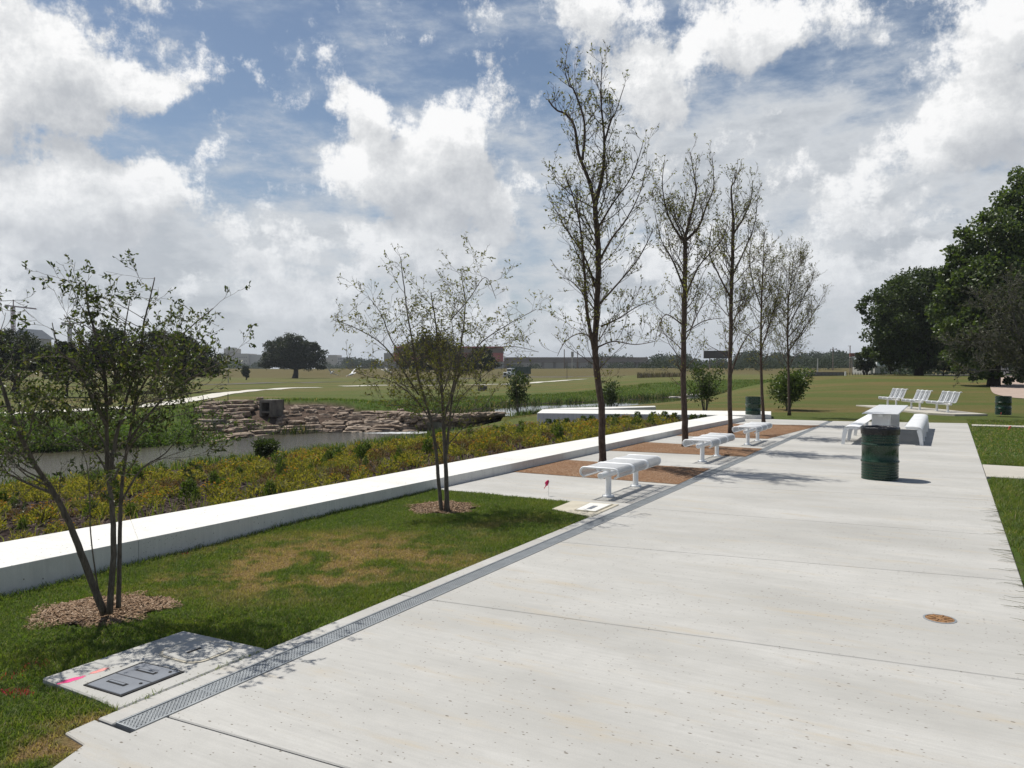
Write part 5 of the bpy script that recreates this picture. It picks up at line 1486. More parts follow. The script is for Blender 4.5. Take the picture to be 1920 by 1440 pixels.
# bark mulch rings
def chips(name, c, rx, ry, n, mat):
    a = rng.uniform(0, 2 * PI, n); r = np.sqrt(rng.random(n)) * (1 + .14 * np.sin(a * 5) + .1 * np.sin(a * 9 + 1))
    x, y = c.x + np.cos(a) * r * rx, c.y + np.sin(a) * r * ry
    z = terrain(x, y) + .028 * np.clip(1.1 - r, 0, 1) + rng.uniform(.0, .016, n)
    L, W = rng.uniform(.015, .055, n), rng.uniform(.005, .012, n)
    th = rng.uniform(0, PI, n); ti = rng.normal(0, .3, n); dx, dy = np.cos(th), np.sin(th)
    v = np.empty((n, 8, 3)); t = .004
    for k, (i, j, h) in enumerate(((-1, -1, 0), (1, -1, 0), (1, 1, 0), (-1, 1, 0), (-1, -1, 1), (1, -1, 1), (1, 1, 1), (-1, 1, 1))):
        v[:, k] = np.stack([x + dx * i * L / 2 - dy * j * W / 2, y + dy * i * L / 2 + dx * j * W / 2, z + i * L / 2 * ti + h * t + j * W * .2], 1)
    b = (np.arange(n) * 8)[:, None]
    f = np.concatenate([b + np.array([[4, 5, 6, 7]]), b + np.array([[0, 1, 5, 4]]), b + np.array([[1, 2, 6, 5]]), b + np.array([[2, 3, 7, 6]]), b + np.array([[3, 0, 4, 7]])])
    return tag(np_mesh(name, v.reshape(-1, 3), f, mat), kind='stuff')
M_chip = M_leaf('bark_chips', [(.10, .060, .035), (.20, .13, .08), (.30, .21, .14), (.15, .095, .06), (.38, .29, .21)], 0.0, .9, .1)
M_mound = M_plain('mulch_base', (.10, .062, .04), (.05, .03, .02), 30, .95, bmp=.6, bscale=60)
for (c, rx, ry), n in zip(MUL, (5200, 3200)):
    m = MB(); vs = []; fs = []; k = 40; rings = (0, .35, .7, .95, 1.06)
    for ri_, r in enumerate(rings):
        for i in range(k):
            a = 2 * PI * i / k; q = r * (1 + .14 * math.sin(a * 5) + .1 * math.sin(a * 9 + 1)) * (.97)
            X, Y = c.x + math.cos(a) * q * rx, c.y + math.sin(a) * q * ry
            vs.append((X, Y, hz(X, Y) + .028 * max(0, 1.05 - r) + (.002 if r < 1 else -.03)))
    for ri_ in range(len(rings) - 1):
        for i in range(k): a, b = ri_ * k + i, ri_ * k + (i + 1) % k; fs.append((a, b, b + k, a + k))
    m.add(vs, fs); tag(m.build('mulch_soil', M_mound, None, True), kind='stuff')
    chips('bark_mulch', c, rx, ry, n, M_chip)
# ------------------------------------------------------------------ flower bed
M_fl_leaf = M_leaf('perennial_leaves', [(.120, .132, .024), (.19, .178, .034), (.26, .215, .044), (.095, .112, .021), (.32, .235, .055)], .48, .55, .3)
M_gr_leaf = M_leaf('green_perennial_leaves', [(.040, .070, .015), (.072, .106, .024), (.100, .128, .032), (.052, .082, .017)], .45, .55, .3)
M_pu_leaf = M_leaf('dry_purple_leaves', [(.090, .048, .035), (.15, .085, .045), (.20, .13, .06), (.080, .065, .032)], .25, .8, .2)
M_petal_o = M_leaf('orange_petals', [(.46, .20, .02), (.55, .28, .025), (.32, .13, .025), (.50, .33, .04)], .25, .6, .2)
M_petal_y = M_leaf('yellow_petals', [(.48, .40, .05), (.42, .34, .04), (.54, .46, .08)], .3, .6, .2)
M_stem = M_plain('plant_stem', (.08, .10, .03), None, 20, .8)
def plant_parts(kind, seed):
    R = np.random.default_rng(seed)
    if kind == 'flower': n, h, w, nf = 190, .30, .22, 15
    elif kind == 'mound': n, h, w, nf = 210, .34, .25, 5
    elif kind == 'upright': n, h, w, nf = 200, .46, .15, 0
    else: n, h, w, nf = 150, .26, .24, 0
    a = R.uniform(0, 2 * PI, n); r = np.sqrt(R.random(n)) * w; z = h * (1 - (r / w) ** 2 * .55) * R.uniform(.10, 1, n) ** .7
    if kind == 'upright': r = r * (1 - .8 * z / h); 
    p = np.stack([np.cos(a) * r, np.sin(a) * r, z], 1)
    d = np.stack([np.cos(a) * .7 + R.normal(0, .4, n), np.sin(a) * .7 + R.normal(0, .4, n), R.uniform(.1, 1.2, n)], 1)
    s = R.uniform(.05, .105, n) if kind != 'dry' else R.uniform(.04, .09, n)
    fl = None
    if nf:
        a = R.uniform(0, 2 * PI, nf); r = np.sqrt(R.random(nf)) * w * 1.0; z = h * (1 - (r / w) ** 2 * .5) + R.uniform(-.02, .07, nf)
        c = np.stack([np.cos(a) * r, np.sin(a) * r, z], 1); k = 6
        cc = np.repeat(c, k, 0); b = np.tile(np.arange(k) * 2 * PI / k, nf) + np.repeat(R.uniform(0, 1, nf), k)
        dd = np.stack([np.cos(b), np.sin(b), R.normal(.15, .25, nf * k)], 1); fl = (cc, dd, np.full(nf * k, .026))
    return (p, d, s), fl, h
def make_plant(kind, seed, name, label, leafm, petal):
    (p, d, s), fl, h = plant_parts(kind, seed)
    root = empty(name, (0, 0, 0), label, 'plant')
    leaf_mesh('foliage', p, d, s, leafm, root, .30, .1)
    m = MB(); R = random.Random(seed)
    for k in range(9):
        a = R.uniform(0, 6.28); w = .16
        m.tube([(0, 0, 0), (math.cos(a) * w * .4, math.sin(a) * w * .4, h * .5), (math.cos(a) * w, math.sin(a) * w, h * .85)], [.006, .004, .003], 4, False)
    m.build('stem', M_stem, root)
    if fl: leaf_mesh('blossom', *fl, petal, root, .62, .05)
    return root, (p, d, s), fl
KIND = {
    'flower': ('flowering_plant', 'yellow green perennial clump covered in orange blooms in the mulched flower bed', M_fl_leaf, M_petal_o),
    'mound': ('flowering_plant', 'rounded lime green perennial clump with few yellow blooms in the mulched flower bed', M_fl_leaf, M_petal_y),
    'upright': ('upright_plant', 'narrow upright dark green plant in the mulched flower bed', M_gr_leaf, None),
    'dry': ('dry_plant', 'low dry brownish purple plant in the mulched flower bed', M_pu_leaf, None)}
PROTO = {}
for k, (nm, lb, lm, pm) in KIND.items():
    PROTO[k] = [make_plant(k, 900 + 7 * i + len(k), nm, lb, lm, pm) for i in range(2)]
# rows of plants behind the wall
cand = []
R = random.Random(31)
for i in range(-2, 62):
    for j in range(0, 46):
        s = .4 + i * .56 + R.uniform(-.16, .16); t = T_WB - .38 - j * .52 + R.uniform(-.16, .16)
        p = P(s, t)
        if s > 29.0: continue
        sd, w, wz = river_sd(np.array([p.x]), np.array([p.y])); dN = abs(sd[0]) - w[0]
        if sd[0] > 0 or dN < (5.2 if p.x < -3 else 2.0): continue
        if p.y > 30.5 - .02 * p.x or math.atan2(p.x, p.y) < -.66 or p.y < 5: continue
        # beyond the wall arm there is lawn, not bed
        if p.y > 28.6 and p.x > 0.5: continue
        if R.random() < .33: continue
        cand.append((p.length, p))
cand.sort(key=lambda c: c[0])
used = {k: [False, False] for k in KIND}
grp = 'perennials planted in the flower bed'
rest_leaf = {k: [] for k in KIND}; rest_fl = {k: [] for k in KIND}
cnt = 0
for dist, p in cand:
    n = fbm(np.array([p.x / 2.4]), np.array([p.y / 2.4]), 17, 3)[0]; n2 = fbm(np.array([p.x / 1.5 + 40]), np.array([p.y / 1.5]), 23, 2)[0]
    q = R.random()
    if p.x < -4.2 and dist < 17 and q < .42: k = 'flower'; q = .99
    elif n2 > .545: k = 'dry' if q < .7 else 'flower'
    elif n > .55: k = 'flower' if q < .62 else 'mound'
    elif n > .40: k = 'mound' if q < .66 else 'upright'
    else: k = 'mound' if q < .50 else ('upright' if q < .70 else ('flower' if q < .85 else 'dry'))
    v = R.randrange(2); root, lf, fl = PROTO[k][v]; sc = R.uniform(.60, 1.10) * (.62 if dist < 12 else .80 if dist < 18 else 1.0); rz = R.uniform(0, 6.28); z = hz(p.x, p.y) - .02
    if cnt < 290:
        if not used[k][v]: o = root; used[k][v] = True
        else: o = copy_tree(root)
        o.location = (p.x, p.y, z); o.rotation_euler = (0, 0, rz); o.scale = (sc, sc, sc * R.uniform(.8, 1.2)); o['group'] = grp; cnt += 1
    else:
        c, s_ = math.cos(rz), math.sin(rz); M = np.array([[c, -s_, 0], [s_, c, 0], [0, 0, 1]])
        pick = np.random.default_rng(cnt + int(dist * 1000)).random(len(lf[0])) < (.5 if dist > 18 else .8)
        rest_leaf[k].append((lf[0][pick] @ M.T * sc + np.array([p.x, p.y, z]), lf[1][pick] @ M.T, lf[2][pick] * sc * 1.25))
        if fl is not None: rest_fl[k].append((fl[0] @ M.T * sc + np.array([p.x, p.y, z]), fl[1] @ M.T, fl[2] * sc * 1.1))
for k in KIND:
    for v in range(2):
        if not used[k][v]:
            for c in list(PROTO[k][v][0].children): bpy.data.objects.remove(c)
            bpy.data.objects.remove(PROTO[k][v][0])
    if rest_leaf[k]:
        a = [np.concatenate([q[i] for q in rest_leaf[k]]) for i in range(3)]
        tag(leaf_mesh('bed_planting', a[0], a[1], a[2], KIND[k][2], None, .32, .1), kind='stuff')
    if rest_fl[k]:
        a = [np.concatenate([q[i] for q in rest_fl[k]]) for i in range(3)]
        tag(leaf_mesh('bed_blossom', a[0], a[1], a[2], KIND[k][3], None, .62, .05), kind='stuff')
# fresh weeds and grasses between the plants, mulch litter
N = 26000
gs = rng.uniform(-.5, 29, N); gt = T_WB - .15 - 21 * rng.random(N) ** 1.1
gx, gy = gs * U.x + gt * V.x, gs * U.y + gt * V.y
sd, w, wz = river_sd(gx, gy); ok = (sd < 0) & (np.abs(sd) - w > np.where(gx < -3, 4.2, 1.0)) & ((gy < 28.4) | (gx < .4)) & (gy < 44) & (np.abs(np.arctan2(gx, gy)) < .68) & (gy > 4) & (fbm(gx / 1.3, gy / 1.3, 91, 3) > .50)
gx, gy = gx[ok], gy[ok]
M_weed = grass_mat('bed_grass', [(.08, .115, .02), (.13, .165, .034), (.18, .195, .04), (.21, .20, .06)], DEAD, .4)
blade_mesh('bed_grass', gx, gy, terrain(gx, gy) - .01, rng.uniform(.08, .30, len(gx)), rng.uniform(.008, .016, len(gx)), rng.uniform(.2, .9, len(gx)), M_weed, {'dry': (rng.random(len(gx)) < .2) * .8})
N = 16000
gs = rng.uniform(-.5, 24, N); gt = T_WB - .06 - 9 * rng.random(N) ** 1.3
gx, gy = gs * U.x + gt * V.x, gs * U.y + gt * V.y
a = rng.uniform(0, 6.28, N)
M_litter = M_leaf('mulch_litter', [(.030, .020, .018), (.07, .050, .042), (.13, .10, .085), (.19, .15, .12)], 0, .95, .1)
tag(leaf_mesh('mulch_litter', np.stack([gx, gy, terrain(gx, gy) + .012], 1), np.stack([np.cos(a), np.sin(a), rng.normal(.1, .25, N)], 1), rng.uniform(.04, .11, N), M_litter, None, .35, .08), kind='stuff')

# young shrubs in front of the wall arm
M_cone = M_leaf('young_shrub_leaves', [(.025, .050, .016), (.045, .075, .022), (.065, .090, .024), (.10, .105, .03)], .35, .55, .3)
R = random.Random(3)
for i, x in enumerate((1030, 1046, 1061, 1095, 1111, 1141, 1155, 1173, 1194, 1228, 1246, 1265, 1300, 1320)):
    p = at(x + R.uniform(-3, 3), 700, 28.9 - .1 * i * .2 - R.uniform(0, .5)); p.z = hz(p.x, p.y)
    n = 170; h = R.uniform(.24, .36) * (.8 if i > 10 else 1); z = np.array([R.random() ** .8 for _ in range(n)]) * h
    a = np.array([R.uniform(0, 6.28) for _ in range(n)]); r = (.17 * (1 - z / h) ** .8 + .025) * np.sqrt(np.array([R.random() for _ in range(n)]))
    pp = np.stack([np.cos(a) * r, np.sin(a) * r, z], 1); d = np.stack([np.cos(a), np.sin(a), np.full(n, .8)], 1)
    root = empty('young_shrub', p, 'young pointed green shrub planted along the shaded face of the wall arm', 'shrub', 'young shrubs along the wall arm')
    leaf_mesh('foliage', pp, d, np.array([R.uniform(.06, .11) for _ in range(n)]), M_cone, root, .4, .1)
    MB().tube([(0, 0, -.05), (0, 0, h * .9)], [.010, .004], 5, False).build('stem', M_stem, root)
# ------------------------------------------------------------------ leafy trees
M_oak = M_leaf('oak_leaves', [(.016, .023, .008), (.026, .035, .012), (.038, .047, .016), (.020, .029, .009)], .20, .55, .3)
M_pecan = M_leaf('pecan_leaves', [(.028, .044, .011), (.044, .066, .016), (.066, .092, .024), (.035, .053, .014)], .30, .5, .3)
M_cotton = M_leaf('broad_leaves', [(.038, .062, .015), (.062, .094, .023), (.088, .122, .033), (.048, .075, .018), (.13, .155, .06)], .34, .40, .45)
M_bark_far = M_bark('dark_bark', (.050, .040, .032), (.020, .016, .013), 8)
def leafy_tree(name, base, lobes, n_clump, per, leaf, label, cat, mat, seed, group=None, trunk_r=.35, fork=.3, Y=None, clump=.34, aspect=.6):
    """lobes: (px, py, rx, ry) ellipses seen in the photograph, turned into ellipsoids at the tree's own depth"""
    R = np.random.default_rng(seed); R2 = random.Random(seed)
    Y = Y or base.y; root = empty(name, base, label, cat, group)
    C = []
    for (x, y, rx, ry) in lobes:
        c = at(x, y, Y); C.append((np.array(c) + np.array([0, R.normal(0, rx * Y / F * .25), 0]), rx * Y / F, ry * Y / F))
    area = np.array([a * b for _, a, b in C]); area = area / area.sum()
    P_, D_, S_ = [], [], []
    for (c, rx, rz), w in zip(C, area):
        k = max(3, int(n_clump * w))
        v = R.normal(size=(k, 3)); v /= np.linalg.norm(v, axis=1)[:, None]
        rr = R.uniform(.45, 1.0, k) ** .6
        cen = c + v * rr[:, None] * np.array([rx, min(rx, rz * 1.2), rz])
        sz = clump * min(rx, rz) * R.uniform(.6, 1.35, k)
        for q, s, d in zip(cen, sz, v):
            m = int(per * R.uniform(.6, 1.4))
            off = R.normal(size=(m, 3)); off /= np.linalg.norm(off, axis=1)[:, None] + 1e-9
            off *= (R.random(m) ** .45)[:, None] * s * np.array([1.15, 1.15, .75])
            P_.append(q + off); D_.append(off * .6 / (s + 1e-6) + R.normal(0, .7, (m, 3)) + np.array([0, 0, -.15])); S_.append(leaf * R.uniform(.6, 1.35, m))
    o = leaf_mesh('foliage', np.concatenate(P_), np.concatenate(D_), np.concatenate(S_), mat, None, aspect, .12); world_part(o, root)
    m = MB(); top = np.mean([c for c, _, _ in C], axis=0); topz = max(c[2] for c, _, _ in C)
    b = Vector(base); f = b + Vector((R2.gauss(0, .2), R2.gauss(0, .2), (topz - b.z) * fork))
    m.tube([b - Vector((0, 0, .3)), b + (f - b) * .5 + Vector((trunk_r * .2, 0, 0)), f], [trunk_r * 1.35, trunk_r, trunk_r * .85], 9)
    for c, rx, rz in C:
        e = Vector(c); mid = f.lerp(e, .5) + Vector((R2.gauss(0, .1 * rx), R2.gauss(0, .1 * rx), -.10 * rz))
        m.tube([f, mid, e], [trunk_r * .55, trunk_r * .30, trunk_r * .08], 6)
        for _ in range(3):
            e2 = e + Vector((R2.uniform(-1, 1) * rx, R2.uniform(-1, 1) * rx * .6, R2.uniform(-.5, .9) * rz)) * .8
            m.tube([mid, mid.lerp(e2, .5), e2], [trunk_r * .25, trunk_r * .13, trunk_r * .03], 5)
    o = m.build('trunk', M_bark_far, None, True); world_part(o, root)
    return root
def base_at(px, Y): return onland(px, Y)
# far side of the river
leafy_tree('oak_tree', base_at(553, 228), [(548, 660, 44, 30), (522, 668, 34, 22), (580, 668, 30, 24), (548, 645, 30, 20), (505, 676, 20, 15), (598, 680, 14, 14), (575, 652, 24, 16), (520, 650, 24, 16), (500, 682, 16, 10), (604, 684, 12, 8), (548, 672, 50, 20)], 430, 90, .42,
           'broad round dark oak standing alone on the far field', 'tree', M_oak, 1, None, .75, .28)
G_FT = 'dark trees across the river on the left'
leafy_tree('oak_tree', base_at(25, 84), [(20, 655, 52, 36), (60, 668, 36, 28), (-30, 660, 40, 34), (10, 690, 40, 22), (75, 680, 24, 22), (-10, 636, 30, 20)], 280, 90, .19, 'thick trunked dark tree at the far left beyond the river', 'tree', M_oak, 2, G_FT, .36, .2)
leafy_tree('oak_tree', base_at(123, 72), [(120, 690, 32, 24), (108, 670, 26, 22), (140, 672, 24, 20), (122, 655, 20, 16), (100, 700, 18, 12), (146, 702, 16, 12)], 220, 80, .17, 'small dark tree with a thin trunk right of the thick trunked one', 'tree', M_oak, 3, G_FT, .13, .25)
leafy_tree('oak_tree', base_at(342, 88), [(300, 660, 46, 34), (345, 665, 44, 34), (375, 680, 36, 30), (265, 675, 34, 32), (320, 640, 30, 18), (340, 695, 44, 20), (390, 690, 18, 22), (285, 630, 22, 14), (360, 645, 22, 14)], 380, 95, .20, 'wide dark tree half hidden behind the small leafy lawn tree', 'tree', M_oak, 4, G_FT, .34, .16)
leafy_tree('oak_tree', base_at(225, 92), [(215, 650, 40, 34), (190, 668, 32, 28), (245, 672, 28, 30), (205, 626, 22, 18)], 220, 85, .20, 'dark tree directly behind the upright stems of the small leafy tree', 'tree', M_oak, 5, G_FT, .30, .16)
leafy_tree('oak_tree', base_at(170, 120), [(160, 672, 36, 24), (130, 680, 30, 18)], 60, 70, .26, 'hazy dark tree further back beyond the thin trunked tree', 'tree', M_oak, 6, G_FT, .30, .16)
leafy_tree('small_field_tree', base_at(462, 190), [(461, 695, 6.5, 9), (462, 700, 6, 6), (461, 690, 5, 6)], 60, 40, .34, 'tiny lone bushy tree on the far grassy bank left of the oak', 'tree', M_oak, 7, None, .14, .3)
leafy_tree('oak_tree', base_at(820, 175), [(800, 665, 40, 30), (840, 672, 34, 26), (775, 680, 30, 20), (822, 648, 28, 20), (865, 684, 24, 14)], 240, 90, .34, 'dark rounded tree behind the sparse small tree, before the red building', 'tree', M_oak, 8, None, .30, .2)
leafy_tree('oak_tree', base_at(901, 172), [(900, 676, 28, 18), (918, 684, 20, 12), (880, 682, 18, 14), (905, 662, 16, 12)], 140, 80, .32, 'small dark tree in front of the red building, left of the truck', 'tree', M_oak, 9, None, .18, .22)
# trees by the pool
def shrub(px, py0, pyt, rx, Y, label, seed, mat=None, leaf=.16, n=40, per=60, stems=6, name='pool_side_tree', wide_top=True, z=None, group=None):
    b = onland(px, Y); R2 = random.Random(seed); R = np.random.default_rng(seed)
    root = empty(name, b, label, 'tree' if 'tree' in name else 'shrub', group)
    h = (at(px, pyt, Y) - at(px, py0, Y)).length; r = rx * Y / F
    m = MB(); P_, D_, S_ = [], [], []
    for i in range(stems):
        a = R2.uniform(0, 6.28); e = Vector((math.cos(a) * r * R2.uniform(.3, .9), math.sin(a) * r * R2.uniform(.3, .9), h * R2.uniform(.75, 1.0)))
        mid = e * .45 + Vector((0, 0, h * .06)); pts = [Vector((math.cos(a) * .04, math.sin(a) * .04, -.1)), mid, e]
        m.tube(pts, [.012 + h * .006, .008 + h * .004, .006], 5, False)
        for k in range(int(n / stems)):
            u = R2.uniform(.32, 1.0); q = mid.lerp(e, max(0, (u - .45) / .55)) if u > .45 else pts[0].lerp(mid, u / .45)
            q = q + Vector((R2.gauss(0, r * .22), R2.gauss(0, r * .22), R2.gauss(0, h * .05)))
            mm = int(per * R2.uniform(.5, 1.4)); off = R.normal(0, r * .13, (mm, 3)); P_.append(np.array(q) + off); D_.append(off / (r * .2) + R.normal(0, .6, (mm, 3)) + np.array([0, 0, .3])); S_.append(leaf * R.uniform(.6, 1.3, mm))
    leaf_mesh('foliage', np.concatenate(P_), np.concatenate(D_), np.concatenate(S_), mat or M_pecan, root, .5, .12)
    m.build('stem', M_bark_pale, root, True)
    return root
shrub(972, 756, 672, 26, 50, 'slim green tree growing at the pool edge in front of the truck', 11, None, .17, 54, 30, 7)
shrub(1145, 748, 686, 24, 60, 'small leafy tree across the pool just right of the tallest trunk', 12, None, .18, 44, 26, 7)
shrub(1322, 766, 676, 34, 34, 'multi stemmed shrub on the lawn between second and third row trees', 13, None, .12, 70, 26, 9, 'lawn_shrub')
shrub(1478, 757, 690, 38, 36, 'dense round green bush behind the last slender tree', 14, M_cotton, .13, 110, 46, 12, 'round_bush')
shrub(496, 862, 826, 26, 30.5, 'feathery dark green shrub at the water edge below the stone ledges', 15, M_pecan, .10, 60, 55, 8, 'waterside_shrub')
# brush along the far bank at the left
M_brush = M_leaf('bank_brush_leaves', [(.040, .070, .013), (.070, .115, .022), (.105, .155, .034), (.050, .084, .016)], .38, .55, .25)
P_, D_, S_ = [], [], []
R = np.random.default_rng(8)
for i in range(210):
    a = R.uniform(-.64, -.40); r = 0
    x0 = R.uniform(-330, 372); c = G(x0, R.uniform(812, 846), -1.4 - .2)
    sd, w, wz = river_sd(np.array([c.x]), np.array([c.y])); d = sd[0] - w[0]
    if d < .1: c.y += (.3 - d) * 1.2; 
    h = R.uniform(.5, 1.25); k = 120; z0 = hz(c.x, c.y)
    if x0 > 375: continue
    off = R.normal(size=(k, 3)) * np.array([.55, .5, .32]) * h * .8; P_.append(np.array([c.x, c.y, z0 + h * .35]) + off); D_.append(R.normal(0, .7, (k, 3)) + off / h + np.array([0, 0, .2])); S_.append(.13 * R.uniform(.6, 1.4, k))
tag(leaf_mesh('bank_brush', np.concatenate(P_), np.concatenate(D_), np.concatenate(S_), M_brush, None, .5, .12), kind='stuff')
# scrubby growth among the ledges
P_, D_, S_ = [], [], []
for (x, y, z, h) in ((428, 780, -1.2, .6), (505, 775, -1.1, .55), (515, 785, -1.3, .5), (390, 806, -1.8, .8), (440, 810, -1.9, .8), (470, 812, -1.9, .7), (415, 812, -1.9, .8), (355, 815, -1.8, .9), (640, 765, -.8, .4), (760, 772, -1, .5), (360, 770, -.7, .9), (380, 790, -1.2, .7)):
    c = G(x, y, z)
    for q in range(3):
        k = 110; off = R.normal(size=(k, 3)) * np.array([.8, .5, .32]) * h; P_.append(np.array(c) + np.array([R.normal(0, .5), R.normal(0, .4), h * .3]) + off); D_.append(R.normal(0, .7, (k, 3)) + off / h); S_.append(.12 * R.uniform(.6, 1.4, k))
tag(leaf_mesh('ledge_weeds', np.concatenate(P_), np.concatenate(D_), np.concatenate(S_), M_brush, None, .5, .12), kind='stuff')

# ------------------------------------------------------------------ right hand trees
leafy_tree('pecan_tree', base_at(1722, 88), [(1690, 560, 52, 48), (1740, 545, 52, 44), (1665, 600, 44, 44), (1715, 620, 60, 48), (1770, 600, 56, 56), (1660, 640, 36, 34), (1700, 665, 60, 26), (1640, 660, 22, 18), (1780, 660, 56, 34), (1760, 540, 40, 40), (1640, 570, 24, 24), (1690, 640, 60, 40), (1740, 672, 70, 26), (1668, 672, 30, 18), (1730, 590, 70, 60), (1785, 575, 44, 44), (1790, 630, 46, 46)], 520, 90, .30,
           'big dark spreading tree left of the tall light leaved one on the right', 'tree', M_pecan, 21, 'big trees right of the lawn', .42, .22)
leafy_tree('cottonwood_tree', base_at(1862, 62), [(1850, 470, 56, 56), (1905, 430, 60, 60), (1830, 440, 34, 34), (1880, 540, 70, 60), (1830, 560, 52, 56), (1800, 610, 40, 40), (1870, 620, 76, 50), (1815, 470, 26, 26), (1930, 380, 40, 50), (1940, 345, 40, 46), (1905, 392, 42, 40), (1920, 540, 60, 70), (1790, 540, 28, 34), (1950, 470, 60, 60), (1842, 662, 60, 30), (1820, 650, 44, 40), (1900, 660, 70, 30), (1870, 590, 80, 70), (1850, 530, 70, 60), (1800, 520, 34, 46), (1790, 590, 40, 50), (1830, 688, 50, 22), (1895, 692, 54, 24)], 620, 85, .27,
           'tall broad leaved tree with glossy leaves rising at the right edge', 'tree', M_cotton, 22, 'big trees right of the lawn', .40, .2, None, .36, .75)
leafy_tree('pecan_tree', base_at(1800, 104), [(1800, 610, 60, 60), (1840, 640, 60, 44), (1775, 640, 50, 44), (1880, 640, 60, 44), (1800, 675, 70, 24), (1880, 678, 70, 22), (1740, 670, 40, 26)], 220, 80, .34, 'dark tree filling the gap behind the two big right hand trees', 'tree', M_oak, 23, 'big trees right of the lawn', .40, .2)
CFG_BARE = dict(levels=3, kids=[0, 6.5, 5], klen=[1.6, .9, .5], start=.15, ang=(25, 60), ratio=.58, wob=.22, up=.02, rmin=.006, leaf=6.5, lsize=.085, pitch=(-.2, .9))
bR = G(1932, 786); fR = lambda h, f: 1.7 * (1.1 - .45 * f)
LR = [([(1932, 786), (1934, 740), (1930, 690), (1915, 640), (1900, 590), (1890, 540)], .11, .02, 4.5, .25, fR, (0, .1, .0)),
      ([(1932, 700), (1905, 670), (1875, 650), (1845, 640), (1815, 650)], .04, .010, 6, .15, fR, (0, .15, -.2)),
      ([(1934, 720), (1910, 700), (1885, 695), (1850, 694), (1825, 700)], .03, .008, 6, .15, fR, (0, .15, .2)),
      ([(1932, 690), (1950, 640), (1960, 580), (1950, 520)], .05, .012, 4.5, .2, fR, (0, .1, .1)),
      ([(1920, 650), (1890, 610), (1862, 580), (1835, 560)], .035, .008, 6, .15, fR, (0, .15, .1))]
M_leaf_bare = M_leaf('dull_leaves', [(.05, .055, .03), (.08, .08, .04), (.035, .045, .02)], .3)
open_tree('bare_tree', bR, LR, CFG_BARE, 'half bare twiggy tree leaning in from the right edge over the gravel path', 'tree', None, M_bark('pale_twig_bark', (.13, .125, .105), (.05, .046, .04), 30), M_leaf_bare, 77)
# thin sapling and little tree under the big ones
leafy_tree('sapling', base_at(1768, 84), [(1768, 684, 9, 6), (1764, 680, 7, 5)], 14, 30, .20, 'thin young tree with a pale trunk in the shade under the big trees', 'tree', M_cotton, 31, None, .06, .8)
leafy_tree('small_field_tree', base_at(1622, 110), [(1622, 672, 16, 14), (1618, 684, 12, 10), (1628, 680, 12, 14)], 50, 50, .25, 'dark vase shaped small tree on the lawn crest left of the white billboard', 'tree', M_oak, 32, None, .30, .1)
leafy_tree('sapling', base_at(1671, 96), [(1672, 688, 9, 6), (1668, 683, 6, 5)], 14, 30, .2, 'very small dark sapling standing before the white billboard', 'tree', M_oak, 33, None, .06, .7)
# tan gravel path at the right
M_tan = M_plain('tan_path', (.40, .31, .25), (.33, .25, .20), 1.5, .95)
n = [(1866, 705), (1858, 716), (1857, 728), (1863, 738), (1885, 744), (1925, 748), (2050, 752), (2100, 705)]
pts = [GT(*p) for p in n]
def drape(name, poly, mat, dz, nx=40):
    xs = np.array([p.x for p in poly]); ys = np.array([p.y for p in poly])
    X, Y = np.meshgrid(np.linspace(xs.min(), xs.max(), nx), np.linspace(ys.min(), ys.max(), nx * 2), indexing='ij')
    XX, YY = X.ravel(), Y.ravel(); ins = inpoly(XX, YY, [(p.x, p.y) for p in poly])
    # pull outside vertices onto the outline
    for i in np.nonzero(~ins)[0]:
        best = None
        for k in range(len(poly)):
            a, b = poly[k], poly[(k + 1) % len(poly)]; dx, dy = b.x - a.x, b.y - a.y
            u = max(0, min(1, ((XX[i] - a.x) * dx + (YY[i] - a.y) * dy) / (dx * dx + dy * dy))); qx, qy = a.x + u * dx, a.y + u * dy; d = (qx - XX[i]) ** 2 + (qy - YY[i]) ** 2
            if best is None or d < best[0]: best = (d, qx, qy)
        XX[i], YY[i] = best[1], best[2]
    idx = np.arange(nx * nx * 2).reshape(nx, nx * 2); f = np.stack([idx[:-1, :-1].ravel(), idx[1:, :-1].ravel(), idx[1:, 1:].ravel(), idx[:-1, 1:].ravel()], 1)
    keep = ins[f].any(1)
    o = np_mesh(name, np.stack([XX, YY, terrain(XX, YY) + dz], 1), f[keep], mat); return tag(o, kind='structure')
sm = spline(pts + [pts[0]], 4)[:-1]
drape('gravel_path', sm, M_tan, .03)
ribbon('parking_road', [onland(1735, 93), onland(1800, 92), onland(1860, 91), onland(1930, 89)], 4.0, M_plain('parking_asphalt', (.17, .165, .16), (.12, .115, .11), 1, .9))

